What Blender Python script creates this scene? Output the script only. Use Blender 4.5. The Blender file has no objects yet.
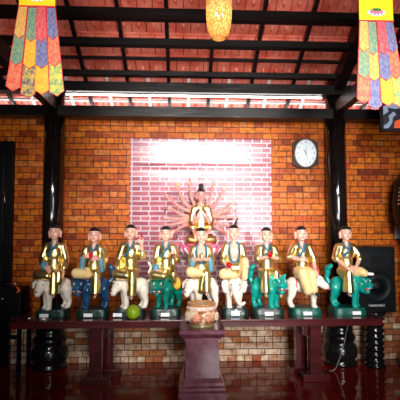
import bpy, bmesh, math, random
from mathutils import Vector, Matrix, Euler
from mathutils.bvhtree import BVHTree
random.seed(7)
PI = math.pi
R = math.radians
C = bpy.context.scene.collection
S = bpy.context.scene

# ------------------------------------------------------------------ camera, world, lights, exposure
cam_d = bpy.data.cameras.new('camera'); cam = bpy.data.objects.new('camera', cam_d); C.objects.link(cam)
cam_d.sensor_width = 36; cam_d.lens = 36.0; cam_d.clip_start = 0.05
cam.location = (0, 0, 1.65)
cam.rotation_euler = (R(93.0), 0, R(-2.43))
cam_d.shift_y = 0.035
S.camera = cam

w = bpy.data.worlds.new('sky'); S.world = w; w.use_nodes = True
bg = w.node_tree.nodes['Background']
bg.inputs[0].default_value = (0.86, 0.93, 1.0, 1); bg.inputs[1].default_value = 0.26

def area(name, loc, target, sx, sy, power, color=(1, 1, 1), spread=180):
    l = bpy.data.lights.new(name, 'AREA'); l.shape = 'RECTANGLE'; l.size = sx; l.size_y = sy
    l.energy = power; l.color = color; l.spread = R(spread)
    o = bpy.data.objects.new(name, l); C.objects.link(o); o.location = loc
    o.rotation_euler = (Vector(target) - Vector(loc)).to_track_quat('-Z', 'Y').to_euler()
    return o
area('daylight_upper_opening', (0.55, -1.6, 4.02), (0.6, 5.3, 2.0), 3.2, 0.75, 47, (1.0, 0.97, 0.93), 38)
area('daylight_front_doorway', (1.6, -1.8, 1.9), (0.85, 5.3, 1.5), 2.2, 2.2, 26, (1.0, 0.97, 0.95), 38)
area('added_roof_fill', (0.3, -1.9, 0.5), (0.3, 4.4, 4.3), 4.5, 0.8, 50, (1.0, 0.96, 0.92), 60)  # unseen fill light, added to brighten the roof tiles from below
area('daylight_behind_the_eave', (0.2, 5.95, 2.3), (0.2, 5.6, 3.5), 7.0, 0.6, 130, (1.0, 0.98, 0.97), 150)

S.view_settings.view_transform = 'Standard'; S.view_settings.look = 'None'
S.view_settings.gamma = 1; S.view_settings.use_curve_mapping = False
S.view_settings.exposure = 0.0

# ------------------------------------------------------------------ materials
def newmat(name):
    m = bpy.data.materials.new(name); m.use_nodes = True
    return m, m.node_tree, m.node_tree.nodes['Principled BSDF']
def rgb(r, g, b):                         # display colour (0-255) to linear
    f = lambda c: (c/255/12.92) if c/255 <= 0.04045 else ((c/255+0.055)/1.055)**2.4
    return (f(r), f(g), f(b), 1)
def mat(name, col, rough=0.5, metal=0.0, col2=None, nscale=8.0, bump=0.0, bscale=30.0, coat=0.0, stretch=(1, 1, 1), spec=0.5):
    m, t, b = newmat(name)
    b.inputs['Base Color'].default_value = col; b.inputs['Roughness'].default_value = rough
    b.inputs['Metallic'].default_value = metal; b.inputs['Coat Weight'].default_value = coat
    b.inputs['Coat Roughness'].default_value = 0.08; b.inputs['Specular IOR Level'].default_value = spec
    N, L = t.nodes, t.links
    tc = N.new('ShaderNodeTexCoord'); mp = N.new('ShaderNodeMapping'); mp.inputs['Scale'].default_value = stretch
    L.new(tc.outputs['Object'], mp.inputs['Vector'])
    n = N.new('ShaderNodeTexNoise'); n.inputs['Scale'].default_value = nscale; n.inputs['Detail'].default_value = 4
    L.new(mp.outputs[0], n.inputs['Vector'])
    if col2:
        r = N.new('ShaderNodeValToRGB'); r.color_ramp.elements[0].position = 0.35; r.color_ramp.elements[1].position = 0.65
        r.color_ramp.elements[0].color = col; r.color_ramp.elements[1].color = col2
        L.new(n.outputs['Fac'], r.inputs['Fac']); L.new(r.outputs[0], b.inputs['Base Color'])
    if bump:
        n2 = N.new('ShaderNodeTexNoise'); n2.inputs['Scale'].default_value = bscale
        L.new(mp.outputs[0], n2.inputs['Vector'])
        bp = N.new('ShaderNodeBump'); bp.inputs['Strength'].default_value = bump; bp.inputs['Distance'].default_value = 0.02
        L.new(n2.outputs['Fac'], bp.inputs['Height']); L.new(bp.outputs[0], b.inputs['Normal'])
    return m
def emit(name, col, strength):
    m, t, b = newmat(name)
    b.inputs['Base Color'].default_value = col; b.inputs['Emission Color'].default_value = col
    b.inputs['Emission Strength'].default_value = strength
    return m

def brick_mat():
    m, t, b = newmat('orange_brick'); N, L = t.nodes, t.links
    tc = N.new('ShaderNodeTexCoord'); sp = N.new('ShaderNodeSeparateXYZ'); cb = N.new('ShaderNodeCombineXYZ')
    L.new(tc.outputs['Object'], sp.inputs[0]); L.new(sp.outputs['X'], cb.inputs['X']); L.new(sp.outputs['Z'], cb.inputs['Y'])
    br = N.new('ShaderNodeTexBrick')
    br.inputs['Scale'].default_value = 1; br.inputs['Brick Width'].default_value = 0.215; br.inputs['Row Height'].default_value = 0.0795
    br.inputs['Mortar Size'].default_value = 0.0055; br.inputs['Mortar Smooth'].default_value = 0.3; br.inputs['Bias'].default_value = 0.05
    br.squash = 0.5; br.squash_frequency = 3; br.offset = 0.5
    br.inputs['Color1'].default_value = (0, 0, 0, 1); br.inputs['Color2'].default_value = (1, 1, 1, 1)
    br.inputs['Mortar'].default_value = (0.4, 0.4, 0.4, 1)
    L.new(cb.outputs[0], br.inputs['Vector'])
    rp = N.new('ShaderNodeValToRGB'); e = rp.color_ramp.elements
    e[0].position = 0.03; e[0].color = rgb(96, 34, 8)
    e[1].position = 1.0; e[1].color = rgb(206, 120, 52)
    for p, c in ((0.09, rgb(156, 60, 8)), (0.28, rgb(196, 94, 6)), (0.62, rgb(214, 116, 10)), (0.82, rgb(184, 76, 6))):
        k = e.new(p); k.color = c
    L.new(br.outputs['Color'], rp.inputs['Fac'])
    n = N.new('ShaderNodeTexNoise'); n.inputs['Scale'].default_value = 17; n.inputs['Detail'].default_value = 8; n.inputs['Roughness'].default_value = 0.65; L.new(cb.outputs[0], n.inputs['Vector'])
    mx = N.new('ShaderNodeMix'); mx.data_type = 'RGBA'; mx.blend_type = 'MULTIPLY'; mx.inputs['Factor'].default_value = 0.9
    nr = N.new('ShaderNodeValToRGB'); nr.color_ramp.elements[0].position = 0.34; nr.color_ramp.elements[1].position = 0.6
    nr.color_ramp.elements[0].color = (0.34, 0.28, 0.24, 1); nr.color_ramp.elements[1].color = (1, 1, 1, 1)
    L.new(n.outputs['Fac'], nr.inputs['Fac'])
    L.new(rp.outputs[0], mx.inputs['A']); L.new(nr.outputs[0], mx.inputs['B'])
    # paler courses near the floor: a grazing glossy reflection painted into the colour
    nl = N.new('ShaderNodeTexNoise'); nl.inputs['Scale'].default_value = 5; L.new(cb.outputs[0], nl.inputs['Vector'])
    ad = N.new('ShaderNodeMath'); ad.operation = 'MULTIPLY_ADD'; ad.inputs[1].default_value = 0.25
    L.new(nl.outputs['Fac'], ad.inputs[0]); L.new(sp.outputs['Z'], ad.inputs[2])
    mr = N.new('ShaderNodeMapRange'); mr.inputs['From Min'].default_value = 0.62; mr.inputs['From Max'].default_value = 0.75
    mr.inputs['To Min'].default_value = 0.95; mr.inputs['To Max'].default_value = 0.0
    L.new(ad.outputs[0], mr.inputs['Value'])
    # some of the low bricks keep the plain orange
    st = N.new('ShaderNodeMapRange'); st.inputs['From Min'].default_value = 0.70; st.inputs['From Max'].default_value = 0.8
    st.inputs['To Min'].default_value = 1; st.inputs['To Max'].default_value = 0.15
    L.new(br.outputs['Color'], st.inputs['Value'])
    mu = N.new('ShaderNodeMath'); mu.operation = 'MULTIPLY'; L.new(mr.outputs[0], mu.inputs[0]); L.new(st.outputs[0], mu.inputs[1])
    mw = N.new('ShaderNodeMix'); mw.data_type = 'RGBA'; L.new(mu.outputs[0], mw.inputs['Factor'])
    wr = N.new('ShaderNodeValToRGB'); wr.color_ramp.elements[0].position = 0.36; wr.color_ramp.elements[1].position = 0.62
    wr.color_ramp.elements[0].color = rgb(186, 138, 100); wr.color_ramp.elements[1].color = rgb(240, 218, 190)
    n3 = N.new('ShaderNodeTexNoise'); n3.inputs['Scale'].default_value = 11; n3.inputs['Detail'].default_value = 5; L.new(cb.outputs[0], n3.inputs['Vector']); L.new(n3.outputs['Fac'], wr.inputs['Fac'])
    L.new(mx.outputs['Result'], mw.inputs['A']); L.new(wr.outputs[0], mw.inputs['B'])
    # mortar
    mo = N.new('ShaderNodeMix'); mo.data_type = 'RGBA'; L.new(br.outputs['Fac'], mo.inputs['Factor'])
    L.new(mw.outputs['Result'], mo.inputs['A']); mo.inputs['B'].default_value = rgb(58, 28, 12)
    L.new(mo.outputs['Result'], b.inputs['Base Color'])
    b.inputs['Roughness'].default_value = 0.5; b.inputs['Specular IOR Level'].default_value = 0.22
    bp = N.new('ShaderNodeBump'); bp.inputs['Strength'].default_value = 0.7; bp.inputs['Distance'].default_value = 0.01; bp.invert = True
    L.new(br.outputs['Fac'], bp.inputs['Height'])
    bp2 = N.new('ShaderNodeBump'); bp2.inputs['Strength'].default_value = 0.25; bp2.inputs['Distance'].default_value = 0.01
    L.new(n.outputs['Fac'], bp2.inputs['Height']); L.new(bp.outputs[0], bp2.inputs['Normal'])
    L.new(bp2.outputs[0], b.inputs['Normal'])
    return m

def vinyl_mat():
    m, t, b = newmat('printed_vinyl'); N, L = t.nodes, t.links
    tc = N.new('ShaderNodeTexCoord'); sp = N.new('ShaderNodeSeparateXYZ'); cb = N.new('ShaderNodeCombineXYZ')
    L.new(tc.outputs['Object'], sp.inputs[0]); L.new(sp.outputs['X'], cb.inputs['X']); L.new(sp.outputs['Z'], cb.inputs['Y'])
    br = N.new('ShaderNodeTexBrick')
    br.inputs['Scale'].default_value = 1; br.inputs['Brick Width'].default_value = 0.225; br.inputs['Row Height'].default_value = 0.0655
    br.inputs['Mortar Size'].default_value = 0.0095; br.inputs['Mortar Smooth'].default_value = 0.2
    br.squash = 0.55; br.squash_frequency = 2; br.offset = 0.5
    br.inputs['Color1'].default_value = rgb(236, 142, 150); br.inputs['Color2'].default_value = rgb(204, 112, 132)
    br.inputs['Mortar'].default_value = rgb(250, 238, 245)
    L.new(cb.outputs[0], br.inputs['Vector'])
    n = N.new('ShaderNodeTexNoise'); n.inputs['Scale'].default_value = 7; n.inputs['Detail'].default_value = 5; L.new(cb.outputs[0], n.inputs['Vector'])
    rp = N.new('ShaderNodeValToRGB'); rp.color_ramp.elements[0].position = 0.3; rp.color_ramp.elements[1].position = 0.7
    rp.color_ramp.elements[0].color = (0.82, 0.76, 0.82, 1); rp.color_ramp.elements[1].color = (1, 1, 1, 1)
    L.new(n.outputs['Fac'], rp.inputs['Fac'])
    mx = N.new('ShaderNodeMix'); mx.data_type = 'RGBA'; mx.blend_type = 'MULTIPLY'; mx.inputs['Factor'].default_value = 1
    L.new(br.outputs['Color'], mx.inputs['A']); L.new(rp.outputs[0], mx.inputs['B']); L.new(mx.outputs['Result'], b.inputs['Base Color'])
    b.inputs['Roughness'].default_value = 0.17; b.inputs['Specular IOR Level'].default_value = 0.45
    nb = N.new('ShaderNodeTexNoise'); nb.inputs['Scale'].default_value = 1.6; nb.inputs['Detail'].default_value = 3; L.new(cb.outputs[0], nb.inputs['Vector'])
    bp = N.new('ShaderNodeBump'); bp.inputs['Strength'].default_value = 0.05; bp.inputs['Distance'].default_value = 0.03
    L.new(nb.outputs['Fac'], bp.inputs['Height']); L.new(bp.outputs[0], b.inputs['Normal'])
    return m

def floor_mat():
    m, t, b = newmat('polished_red_tile'); N, L = t.nodes, t.links
    tc = N.new('ShaderNodeTexCoord')
    br = N.new('ShaderNodeTexBrick'); br.offset = 0
    br.inputs['Scale'].default_value = 1; br.inputs['Brick Width'].default_value = 0.4; br.inputs['Row Height'].default_value = 0.4
    br.inputs['Mortar Size'].default_value = 0.0025
    br.inputs['Color1'].default_value = rgb(130, 20, 10); br.inputs['Color2'].default_value = rgb(118, 17, 9); br.inputs['Mortar'].default_value = rgb(80, 12, 8)
    L.new(tc.outputs['Object'], br.inputs['Vector']); L.new(br.outputs['Color'], b.inputs['Base Color'])
    b.inputs['Roughness'].default_value = 0.06; b.inputs['Specular IOR Level'].default_value = 0.55
    n = N.new('ShaderNodeTexNoise'); n.inputs['Scale'].default_value = 6; L.new(tc.outputs['Object'], n.inputs['Vector'])
    bp = N.new('ShaderNodeBump'); bp.inputs['Strength'].default_value = 0.04; bp.inputs['Distance'].default_value = 0.02
    L.new(n.outputs['Fac'], bp.inputs['Height']); L.new(bp.outputs[0], b.inputs['Normal'])
    return m

def lamp_mat():
    m, t, b = newmat('woven_bamboo'); N, L = t.nodes, t.links
    tc = N.new('ShaderNodeTexCoord')
    v = N.new('ShaderNodeTexVoronoi'); v.inputs['Scale'].default_value = 70; L.new(tc.outputs['Object'], v.inputs['Vector'])
    mp = N.new('ShaderNodeMapping'); mp.inputs['Scale'].default_value = (1, 1, 0.6); L.new(tc.outputs['Object'], mp.inputs['Vector']); L.new(mp.outputs[0], v.inputs['Vector'])
    rp = N.new('ShaderNodeValToRGB'); rp.color_ramp.elements[0].color = rgb(244, 214, 150); rp.color_ramp.elements[1].color = rgb(196, 128, 66)
    rp.color_ramp.elements[0].position = 0.25; rp.color_ramp.elements[1].position = 0.6
    L.new(v.outputs['Distance'], rp.inputs['Fac'])
    tr = N.new('ShaderNodeBsdfTranslucent'); L.new(rp.outputs[0], tr.inputs['Color'])
    df = N.new('ShaderNodeBsdfDiffuse'); L.new(rp.outputs[0], df.inputs['Color'])
    ms = N.new('ShaderNodeMixShader'); ms.inputs[0].default_value = 0.45; L.new(tr.outputs[0], ms.inputs[1]); L.new(df.outputs[0], ms.inputs[2])
    tp = N.new('ShaderNodeBsdfTransparent')
    gt = N.new('ShaderNodeMath'); gt.operation = 'LESS_THAN'; gt.inputs[1].default_value = 0.27; L.new(v.outputs['Distance'], gt.inputs[0])
    m2 = N.new('ShaderNodeMixShader'); L.new(gt.outputs[0], m2.inputs[0]); L.new(ms.outputs[0], m2.inputs[1]); L.new(tp.outputs[0], m2.inputs[2])
    L.new(m2.outputs[0], N['Material Output'].inputs['Surface'])
    return m

def brocade(name, c1, c2):
    return mat(name, c1, 0.55, 0, c2, 42, 0.4, 60)

def bowl_mat():
    m, t, b = newmat('painted_ceramic'); N, L = t.nodes, t.links
    tc = N.new('ShaderNodeTexCoord')
    v = N.new('ShaderNodeTexVoronoi'); v.inputs['Scale'].default_value = 22; L.new(tc.outputs['Object'], v.inputs['Vector'])
    rp = N.new('ShaderNodeValToRGB'); e = rp.color_ramp.elements
    e[0].position = 0; e[0].color = rgb(232, 214, 186); e[1].position = 1; e[1].color = rgb(150, 84, 50)
    for p, c in ((0.3, rgb(214, 150, 120)), (0.5, rgb(226, 200, 170)), (0.7, rgb(196, 124, 80))):
        k = e.new(p); k.color = c
    sx = N.new('ShaderNodeSeparateColor'); L.new(v.outputs['Color'], sx.inputs[0])
    L.new(sx.outputs[0], rp.inputs['Fac']); L.new(rp.outputs[0], b.inputs['Base Color'])
    b.inputs['Roughness'].default_value = 0.25
    bp = N.new('ShaderNodeBump'); bp.inputs['Strength'].default_value = 0.5; bp.inputs['Distance'].default_value = 0.01
    L.new(v.outputs['Distance'], bp.inputs['Height']); L.new(bp.outputs[0], b.inputs['Normal'])
    return m

M = dict(
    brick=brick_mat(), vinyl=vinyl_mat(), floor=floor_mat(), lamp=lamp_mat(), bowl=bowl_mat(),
    plaster=mat('dim_plaster', rgb(70, 48, 38), 0.8),
    tile=mat('terracotta_tile', rgb(206, 84, 64), 0.42, 0, rgb(230, 128, 106), 6, 0.25, 40),
    black_wood=mat('black_lacquered_wood', rgb(12, 9, 9), 0.34, 0, rgb(24, 18, 18), 9, 0.15, 20, 0.0, (0.2, 1, 1), 0.25),
    pillar=mat('black_polished_pillar', rgb(14, 11, 11), 0.12, 0, rgb(26, 19, 18), 6, 0.05, 9, 0.5, (1, 1, 0.2)),
    stone=mat('black_polished_stone', rgb(16, 17, 18), 0.16, 0, rgb(30, 31, 33), 20, 0.05, 30, 0.4),
    white_paint=mat('white_painted_wood', rgb(236, 230, 228), 0.6),
    tube=emit('glowing_tube', (1.0, 0.97, 0.93, 1), 10.0),
    mahogany=mat('dark_wine_mahogany', rgb(62, 16, 20), 0.2, 0, rgb(88, 26, 30), 7, 0.05, 20, 0.4, (0.3, 2, 2)),
    pedestal=mat('wine_lacquered_pedestal', rgb(86, 30, 42), 0.22, 0, rgb(112, 62, 78), 9, 0.12, 14, 0.4),  # paler mauve patches: sky reflections painted into the lacquer colour
    gold=mat('gold_leaf', (0.92, 0.70, 0.26, 1), 0.3, 1.0, (0.98, 0.82, 0.40, 1), 14, 0.14, 22),
    skin=mat('painted_skin', rgb(226, 172, 152), 0.35, 0, rgb(218, 158, 140), 10),
    pale_skin=mat('painted_pink_skin', rgb(208, 142, 132), 0.38, 0, rgb(198, 128, 120), 10),
    hair=mat('black_paint', rgb(16, 13, 14), 0.4),
    lip=mat('lip_red', rgb(186, 70, 66), 0.4),
    blue=mat('blue_grey_trim', rgb(74, 128, 150), 0.4, 0, rgb(92, 146, 164), 18),
    cream=mat('cream_cloth_paint', rgb(236, 206, 150), 0.35, 0, rgb(226, 190, 128), 9, 0.15, 14),
    white_glaze=mat('white_glaze', rgb(236, 226, 212), 0.25, 0, rgb(226, 212, 196), 8, 0.08, 14),
    teal_glaze=mat('teal_glaze', rgb(6, 132, 122), 0.2, 0, rgb(22, 164, 150), 10, 0.3, 30),
    green_glaze=mat('deep_green_glaze', rgb(0, 92, 78), 0.2, 0, rgb(8, 126, 108), 10, 0.3, 30),
    navy_glaze=mat('navy_blue_glaze', rgb(14, 50, 84), 0.2, 0, rgb(30, 82, 122), 10, 0.3, 30),
    plinth_green=mat('green_black_plinth', rgb(2, 34, 30), 0.3, 0, rgb(6, 48, 42), 12, 0.3, 25),
    plinth_teal=mat('teal_plinth', rgb(0, 72, 62), 0.3, 0, rgb(4, 92, 80), 12, 0.3, 25),
    red_gloss=mat('red_gloss', rgb(178, 12, 20), 0.2),
    horn=mat('red_horn', rgb(202, 92, 78), 0.35),
    card=mat('white_card', rgb(240, 240, 240), 0.6),
    blue_card=mat('pale_blue_card', rgb(196, 222, 236), 0.6),
    pomelo=mat('green_rind', rgb(118, 150, 6), 0.4, 0, rgb(150, 178, 14), 9, 0.25, 90),
    lotus_pink=mat('lotus_pink', rgb(222, 70, 118), 0.35, 0, rgb(236, 130, 160), 12),
    lotus_white=mat('lotus_white', rgb(246, 232, 236), 0.35),
    leaf=mat('lotus_green', rgb(52, 112, 54), 0.4),
    yellow_cloth=mat('yellow_satin', rgb(250, 214, 0), 0.5, 0, rgb(240, 198, 0), 12, 0.1, 30),
    red_edge=mat('red_piping', rgb(206, 30, 50), 0.5),
    c_gold=brocade('gold_brocade', rgb(214, 147, 17), rgb(220, 172, 44)),
    c_amber=brocade('amber_brocade', rgb(209, 140, 52), rgb(214, 172, 96)),
    c_green=brocade('sage_brocade', rgb(91, 123, 109), rgb(132, 149, 105)),
    c_red=brocade('red_brocade', rgb(198, 51, 66), rgb(211, 96, 96)),
    c_coral=brocade('coral_brocade', rgb(211, 73, 58), rgb(214, 123, 79)),
    c_slate=brocade('slate_brocade', rgb(80, 84, 132), rgb(119, 117, 147)),
    c_speck=brocade('violet_yellow_brocade', rgb(80, 61, 96), rgb(195, 167, 52)),
    c_lime=brocade('lime_brocade', rgb(105, 140, 96), rgb(204, 188, 61)),
    black_metal=mat('black_metal', rgb(10, 10, 12), 0.4, spec=0.2),
    speaker_box=mat('charcoal_speaker_box', rgb(8, 10, 13), 0.6, 0, rgb(11, 14, 17), 40, 0.1, 200, spec=0.15),
    cone=mat('speaker_cone', rgb(11, 14, 18), 0.5, spec=0.2),
    chrome=mat('brushed_metal', (0.7, 0.7, 0.7, 1), 0.25, 1.0),
    clock_frame=mat('dark_brown_clock_frame', rgb(36, 18, 16), 0.3),
    dial=mat('white_dial', rgb(226, 236, 242), 0.4),
    numeral=mat('grey_numeral', rgb(84, 96, 108), 0.5),
    dark_picture=mat('dark_picture_print', rgb(28, 32, 44), 0.3),
    grey_picture=mat('grey_blue_print', rgb(150, 164, 190), 0.3),
    orange_picture=mat('orange_print', rgb(236, 96, 48), 0.3),
    cream_picture=mat('cream_print', rgb(234, 222, 200), 0.3),
    cable=mat('pale_cable', rgb(150, 146, 140), 0.4),
    orange_tag=mat('orange_plastic', rgb(250, 110, 10), 0.4),
    ash=mat('pale_ash', rgb(190, 176, 150), 0.9),
    bulb=emit('bulb_glow', (1.0, 0.88, 0.6, 1), 22.0),
    dark_bronze=mat('dark_bronze', rgb(20, 14, 10), 0.5, 0.2),
    glass_bead=mat('pale_pink_bead', rgb(238, 190, 170), 0.2),
    robe_white=mat('white_inner_robe', rgb(240, 232, 214), 0.4),
)

# ------------------------------------------------------------------ object helpers
def link_mesh(name, me, material, parent=None, smooth=True, loc=None):
    o = bpy.data.objects.new(name, me); C.objects.link(o)
    if material: me.materials.clear(); me.materials.append(material)
    for p in me.polygons: p.use_smooth = smooth
    if parent: o.parent = parent
    if loc: o.location = loc
    return o
def obj(name, bm, material, parent=None, smooth=False, loc=None):
    me = bpy.data.meshes.new(name); bmesh.ops.recalc_face_normals(bm, faces=bm.faces); bm.to_mesh(me); bm.free()
    return link_mesh(name, me, material, parent, smooth, loc)
def thing(name, label, cat, loc=(0, 0, 0), rotz=0, group=None):
    o = bpy.data.objects.new(name, None); C.objects.link(o); o.empty_display_size = 0.1
    o.location = loc; o.rotation_euler = (0, 0, rotz)
    return tag(o, label, cat, group)
def tag(o, label, cat, group=None, kind=None):
    o['label'] = label; o['category'] = cat
    if group: o['group'] = group
    if kind: o['kind'] = kind
    return o
def struct(name, bm, m, label=None, cat=None, smooth=False, loc=None):
    o = obj(name, bm, m, None, smooth, loc); o['kind'] = 'structure'
    if label: o['label'] = label; o['category'] = cat
    return o

def box(bm, x0, x1, y0, y1, z0, z1, mtx=None, bev=0.0):
    r = bmesh.ops.create_cube(bm, size=1)
    vs = r['verts']
    for v in vs:
        v.co = Vector((x0 + (v.co.x+.5)*(x1-x0), y0 + (v.co.y+.5)*(y1-y0), z0 + (v.co.z+.5)*(z1-z0)))
    if bev:
        es = list({e for v in vs for e in v.link_edges})
        b = bmesh.ops.bevel(bm, geom=es, offset=bev, segments=2, affect='EDGES', profile=0.5)
        vs = list({v for f in b['faces'] for v in f.verts} | {v for v in vs if v.is_valid})
    if mtx:
        for v in vs: v.co = mtx @ v.co
    return vs
def BX(*a, **k):
    bm = bmesh.new(); box(bm, *a, **k); return bm
def lathe(bm, prof, seg=40, c=(0, 0, 0), caps=True):
    rings = []
    for r, z in prof:
        rings.append([bm.verts.new((c[0]+r*math.cos(2*PI*i/seg), c[1]+r*math.sin(2*PI*i/seg), c[2]+z)) for i in range(seg)])
    for a, b in zip(rings, rings[1:]):
        for i in range(seg):
            bm.faces.new((a[i], a[(i+1) % seg], b[(i+1) % seg], b[i]))
    if caps:
        bm.faces.new(rings[0]); bm.faces.new(rings[-1])
def square_lathe(bm, prof):                # square plan profile
    rings = [[bm.verts.new((sx*r, sy*r, z)) for sx, sy in ((-1, -1), (1, -1), (1, 1), (-1, 1))] for r, z in prof]
    for a, b in zip(rings, rings[1:]):
        for i in range(4): bm.faces.new((a[i], a[(i+1) % 4], b[(i+1) % 4], b[i]))
    bm.faces.new(rings[0]); bm.faces.new(rings[-1])
def tube(bm, pts, rad, seg=8):
    pts = [Vector(p) for p in pts]; n = len(pts)
    rads = rad if isinstance(rad, (list, tuple)) else [rad]*n
    rings = []
    for i, p in enumerate(pts):
        d = (pts[min(i+1, n-1)] - pts[max(i-1, 0)]).normalized()
        a = d.cross(Vector((0, 0, 1)));
        if a.length < 1e-3: a = d.cross(Vector((1, 0, 0)))
        a.normalize(); b = d.cross(a)
        rings.append([bm.verts.new(p + rads[i]*(math.cos(2*PI*k/seg)*a + math.sin(2*PI*k/seg)*b)) for k in range(seg)])
    for a, b in zip(rings, rings[1:]):
        for i in range(seg): bm.faces.new((a[i], a[(i+1) % seg], b[(i+1) % seg], b[i]))
    bm.faces.new(rings[0]); bm.faces.new(rings[-1])
def ball(bm, c, r, sub=2):
    rr = r if isinstance(r, (tuple, list)) else (r, r, r)
    q = bmesh.ops.create_icosphere(bm, subdivisions=sub, radius=1)
    for v in q['verts']: v.co = Vector((c[0]+v.co.x*rr[0], c[1]+v.co.y*rr[1], c[2]+v.co.z*rr[2]))
    return q['verts']
def prism(bm, poly, y0, y1):               # polygon in x,z extruded along y
    a = [bm.verts.new((x, y0, z)) for x, z in poly]; b = [bm.verts.new((x, y1, z)) for x, z in poly]
    n = len(poly); bm.faces.new(a); bm.faces.new(b)
    for i in range(n): bm.faces.new((a[i], a[(i+1) % n], b[(i+1) % n], b[i]))

_b = bmesh.new(); bmesh.ops.create_icosphere(_b, subdivisions=2, radius=1); ICO = [v.co.copy() for v in _b.verts]; _b.free()
def capsule(bm, p1, r1, p2, r2):
    vs = [bm.verts.new(Vector(p) + q*r) for p, r in ((p1, r1), (p2, r2)) for q in ICO]
    bmesh.ops.convex_hull(bm, input=vs)
    for v in vs:
        if v.is_valid and not v.link_faces: bm.verts.remove(v)
def fuse(prims, voxel=0.008, smooth=4):    # union of capsules ('c') and ellipsoids ('e') as one continuous surface
    bm = bmesh.new()
    for p in prims:
        if p[0] == 'c': capsule(bm, *p[1:])
        elif p[0] == 'e':
            vs = ball(bm, (0, 0, 0), p[2], 3)
            mt = Matrix.Translation(Vector(p[1])) @ (p[3].to_4x4() if len(p) > 3 else Matrix.Identity(4))
            for v in vs: v.co = mt @ v.co
        elif p[0] == 'm':
            tm = p[1]; bm.from_mesh(tm)
    me = bpy.data.meshes.new('tmp'); bmesh.ops.recalc_face_normals(bm, faces=bm.faces); bm.to_mesh(me); bm.free()
    t = bpy.data.objects.new('tmp', me); C.objects.link(t)
    m = t.modifiers.new('r', 'REMESH'); m.mode = 'VOXEL'; m.voxel_size = voxel
    if smooth:
        s = t.modifiers.new('s', 'SMOOTH'); s.factor = 0.5; s.iterations = smooth
    dg = bpy.context.evaluated_depsgraph_get(); dg.update()
    out = bpy.data.meshes.new_from_object(t.evaluated_get(dg))
    bpy.data.objects.remove(t); bpy.data.meshes.remove(me)
    return out
def V(*a): return Vector(a)
def text_bm(txt, size, bm, mtx, depth=0.002):
    cu = bpy.data.curves.new('t', 'FONT'); cu.body = txt; cu.size = size; cu.align_x = 'CENTER'; cu.align_y = 'CENTER'; cu.extrude = depth
    o = bpy.data.objects.new('t', cu); C.objects.link(o)
    dg = bpy.context.evaluated_depsgraph_get(); dg.update()
    me = bpy.data.meshes.new_from_object(o.evaluated_get(dg))
    me.transform(mtx); bm.from_mesh(me); bpy.data.objects.remove(o); bpy.data.meshes.remove(me)

# ------------------------------------------------------------------ the setting
WY = 5.30                                    # face of the brick wall
PL, PRX, PY = -1.665, 2.03, 5.19             # pillars
struct('floor', BX(-3.6, 4.0, -2.4, 5.5, -0.1, 0), M['floor'])
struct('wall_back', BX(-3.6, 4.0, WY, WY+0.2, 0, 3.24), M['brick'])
struct('wall_left', BX(-3.6, -3.4, -2.4, WY, 0, 5.2), M['plaster'])
struct('wall_right', BX(3.8, 4.0, -2.4, WY, 0, 5.2), M['plaster'])

def roofz(y): return 3.70 + 0.56*(5.2 - y)
# tiled slope: individual tiles with a raised ornament and an overlapping lip
def tiles():
    bm = bmesh.new()
    a = math.atan(0.56); ca, sa = math.cos(a), math.sin(a)
    tw, tl = 0.172, 0.30
    L0 = -0.86; n = 11
    for j in range(n):
        s0 = L0 + j*tl                       # distance up the slope from y = 5.2
        for i in range(-20, 24):
            x0 = i*tw + (tw/2 if j % 2 else 0)
            def P(u, s, d):                   # u across, s along slope, d below the roof plane
                yy = 5.2 - (s0+s)*ca + d*sa*-1; zz = 3.70 + (s0+s)*sa - d*ca
                return Vector((x0+u, yy, zz))
            # body, tilted so that its upper end hangs below the next course
            d0, d1 = 0.0, 0.022
            g = 0.004
            v = [P(g, 0, d0), P(tw-g, 0, d0), P(tw-g, tl+0.03, d1), P(g, tl+0.03, d1)]
            t = [p + Vector((0, 0, 0.02)) for p in v]
            vb = [bm.verts.new(p) for p in v]; vt = [bm.verts.new(p) for p in t]
            bm.faces.new(vb); bm.faces.new(vt[::-1])
            for k in range(4): bm.faces.new((vb[k], vb[(k+1) % 4], vt[(k+1) % 4], vt[k]))
            # cross rib near the upper end
            r = [P(g, tl-0.035, 0.03), P(tw-g, tl-0.035, 0.03), P(tw-g, tl-0.005, 0.036), P(g, tl-0.005, 0.036)]
            rt = [p + Vector((0, 0, 0.025)) for p in r]
            vb = [bm.verts.new(p) for p in r]; vt = [bm.verts.new(p) for p in rt]
            bm.faces.new(vb)
            for k in range(4): bm.faces.new((vb[k], vb[(k+1) % 4], vt[(k+1) % 4], vt[k]))
            # diamond ornament
            cx, cs = tw/2, tl*0.42
            q = [bm.verts.new(P(cx+dx, cs+ds, 0.010)) for dx, ds in ((0, -0.05), (0.026, 0), (0.012, 0.04), (-0.012, 0.04), (-0.026, 0))]
            ap = bm.verts.new(P(cx, cs, 0.040))
            for k in range(5): bm.faces.new((q[k], q[(k+1) % 5], ap))
    return bm
struct('ceiling', tiles(), M['tile'])
# upper sheathing that closes the roof above the tiles and over the front of the hall
bm = bmesh.new()
pr = [(2.5, roofz(2.5)+0.04), (1.9, roofz(2.2)+0.2), (-2.4, 4.75)]
for (ya, za), (yb, zb) in zip(pr, pr[1:]):
    f = [bm.verts.new(p) for p in ((-3.6, ya, za), (4.0, ya, za), (4.0, yb, zb), (-3.6, yb, zb))]
    bm.faces.new(f)
f = [bm.verts.new(p) for p in ((-3.6, 6.0, roofz(6.0)+0.05), (4.0, 6.0, roofz(6.0)+0.05), (4.0, 2.4, roofz(2.4)+0.05), (-3.6, 2.4, roofz(2.4)+0.05))]
bm.faces.new(f)
bmesh.ops.solidify(bm, geom=bm.faces[:], thickness=-0.03)
struct('ceiling_sheathing', bm, M['black_wood'])

BK = M['black_wood']
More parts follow.
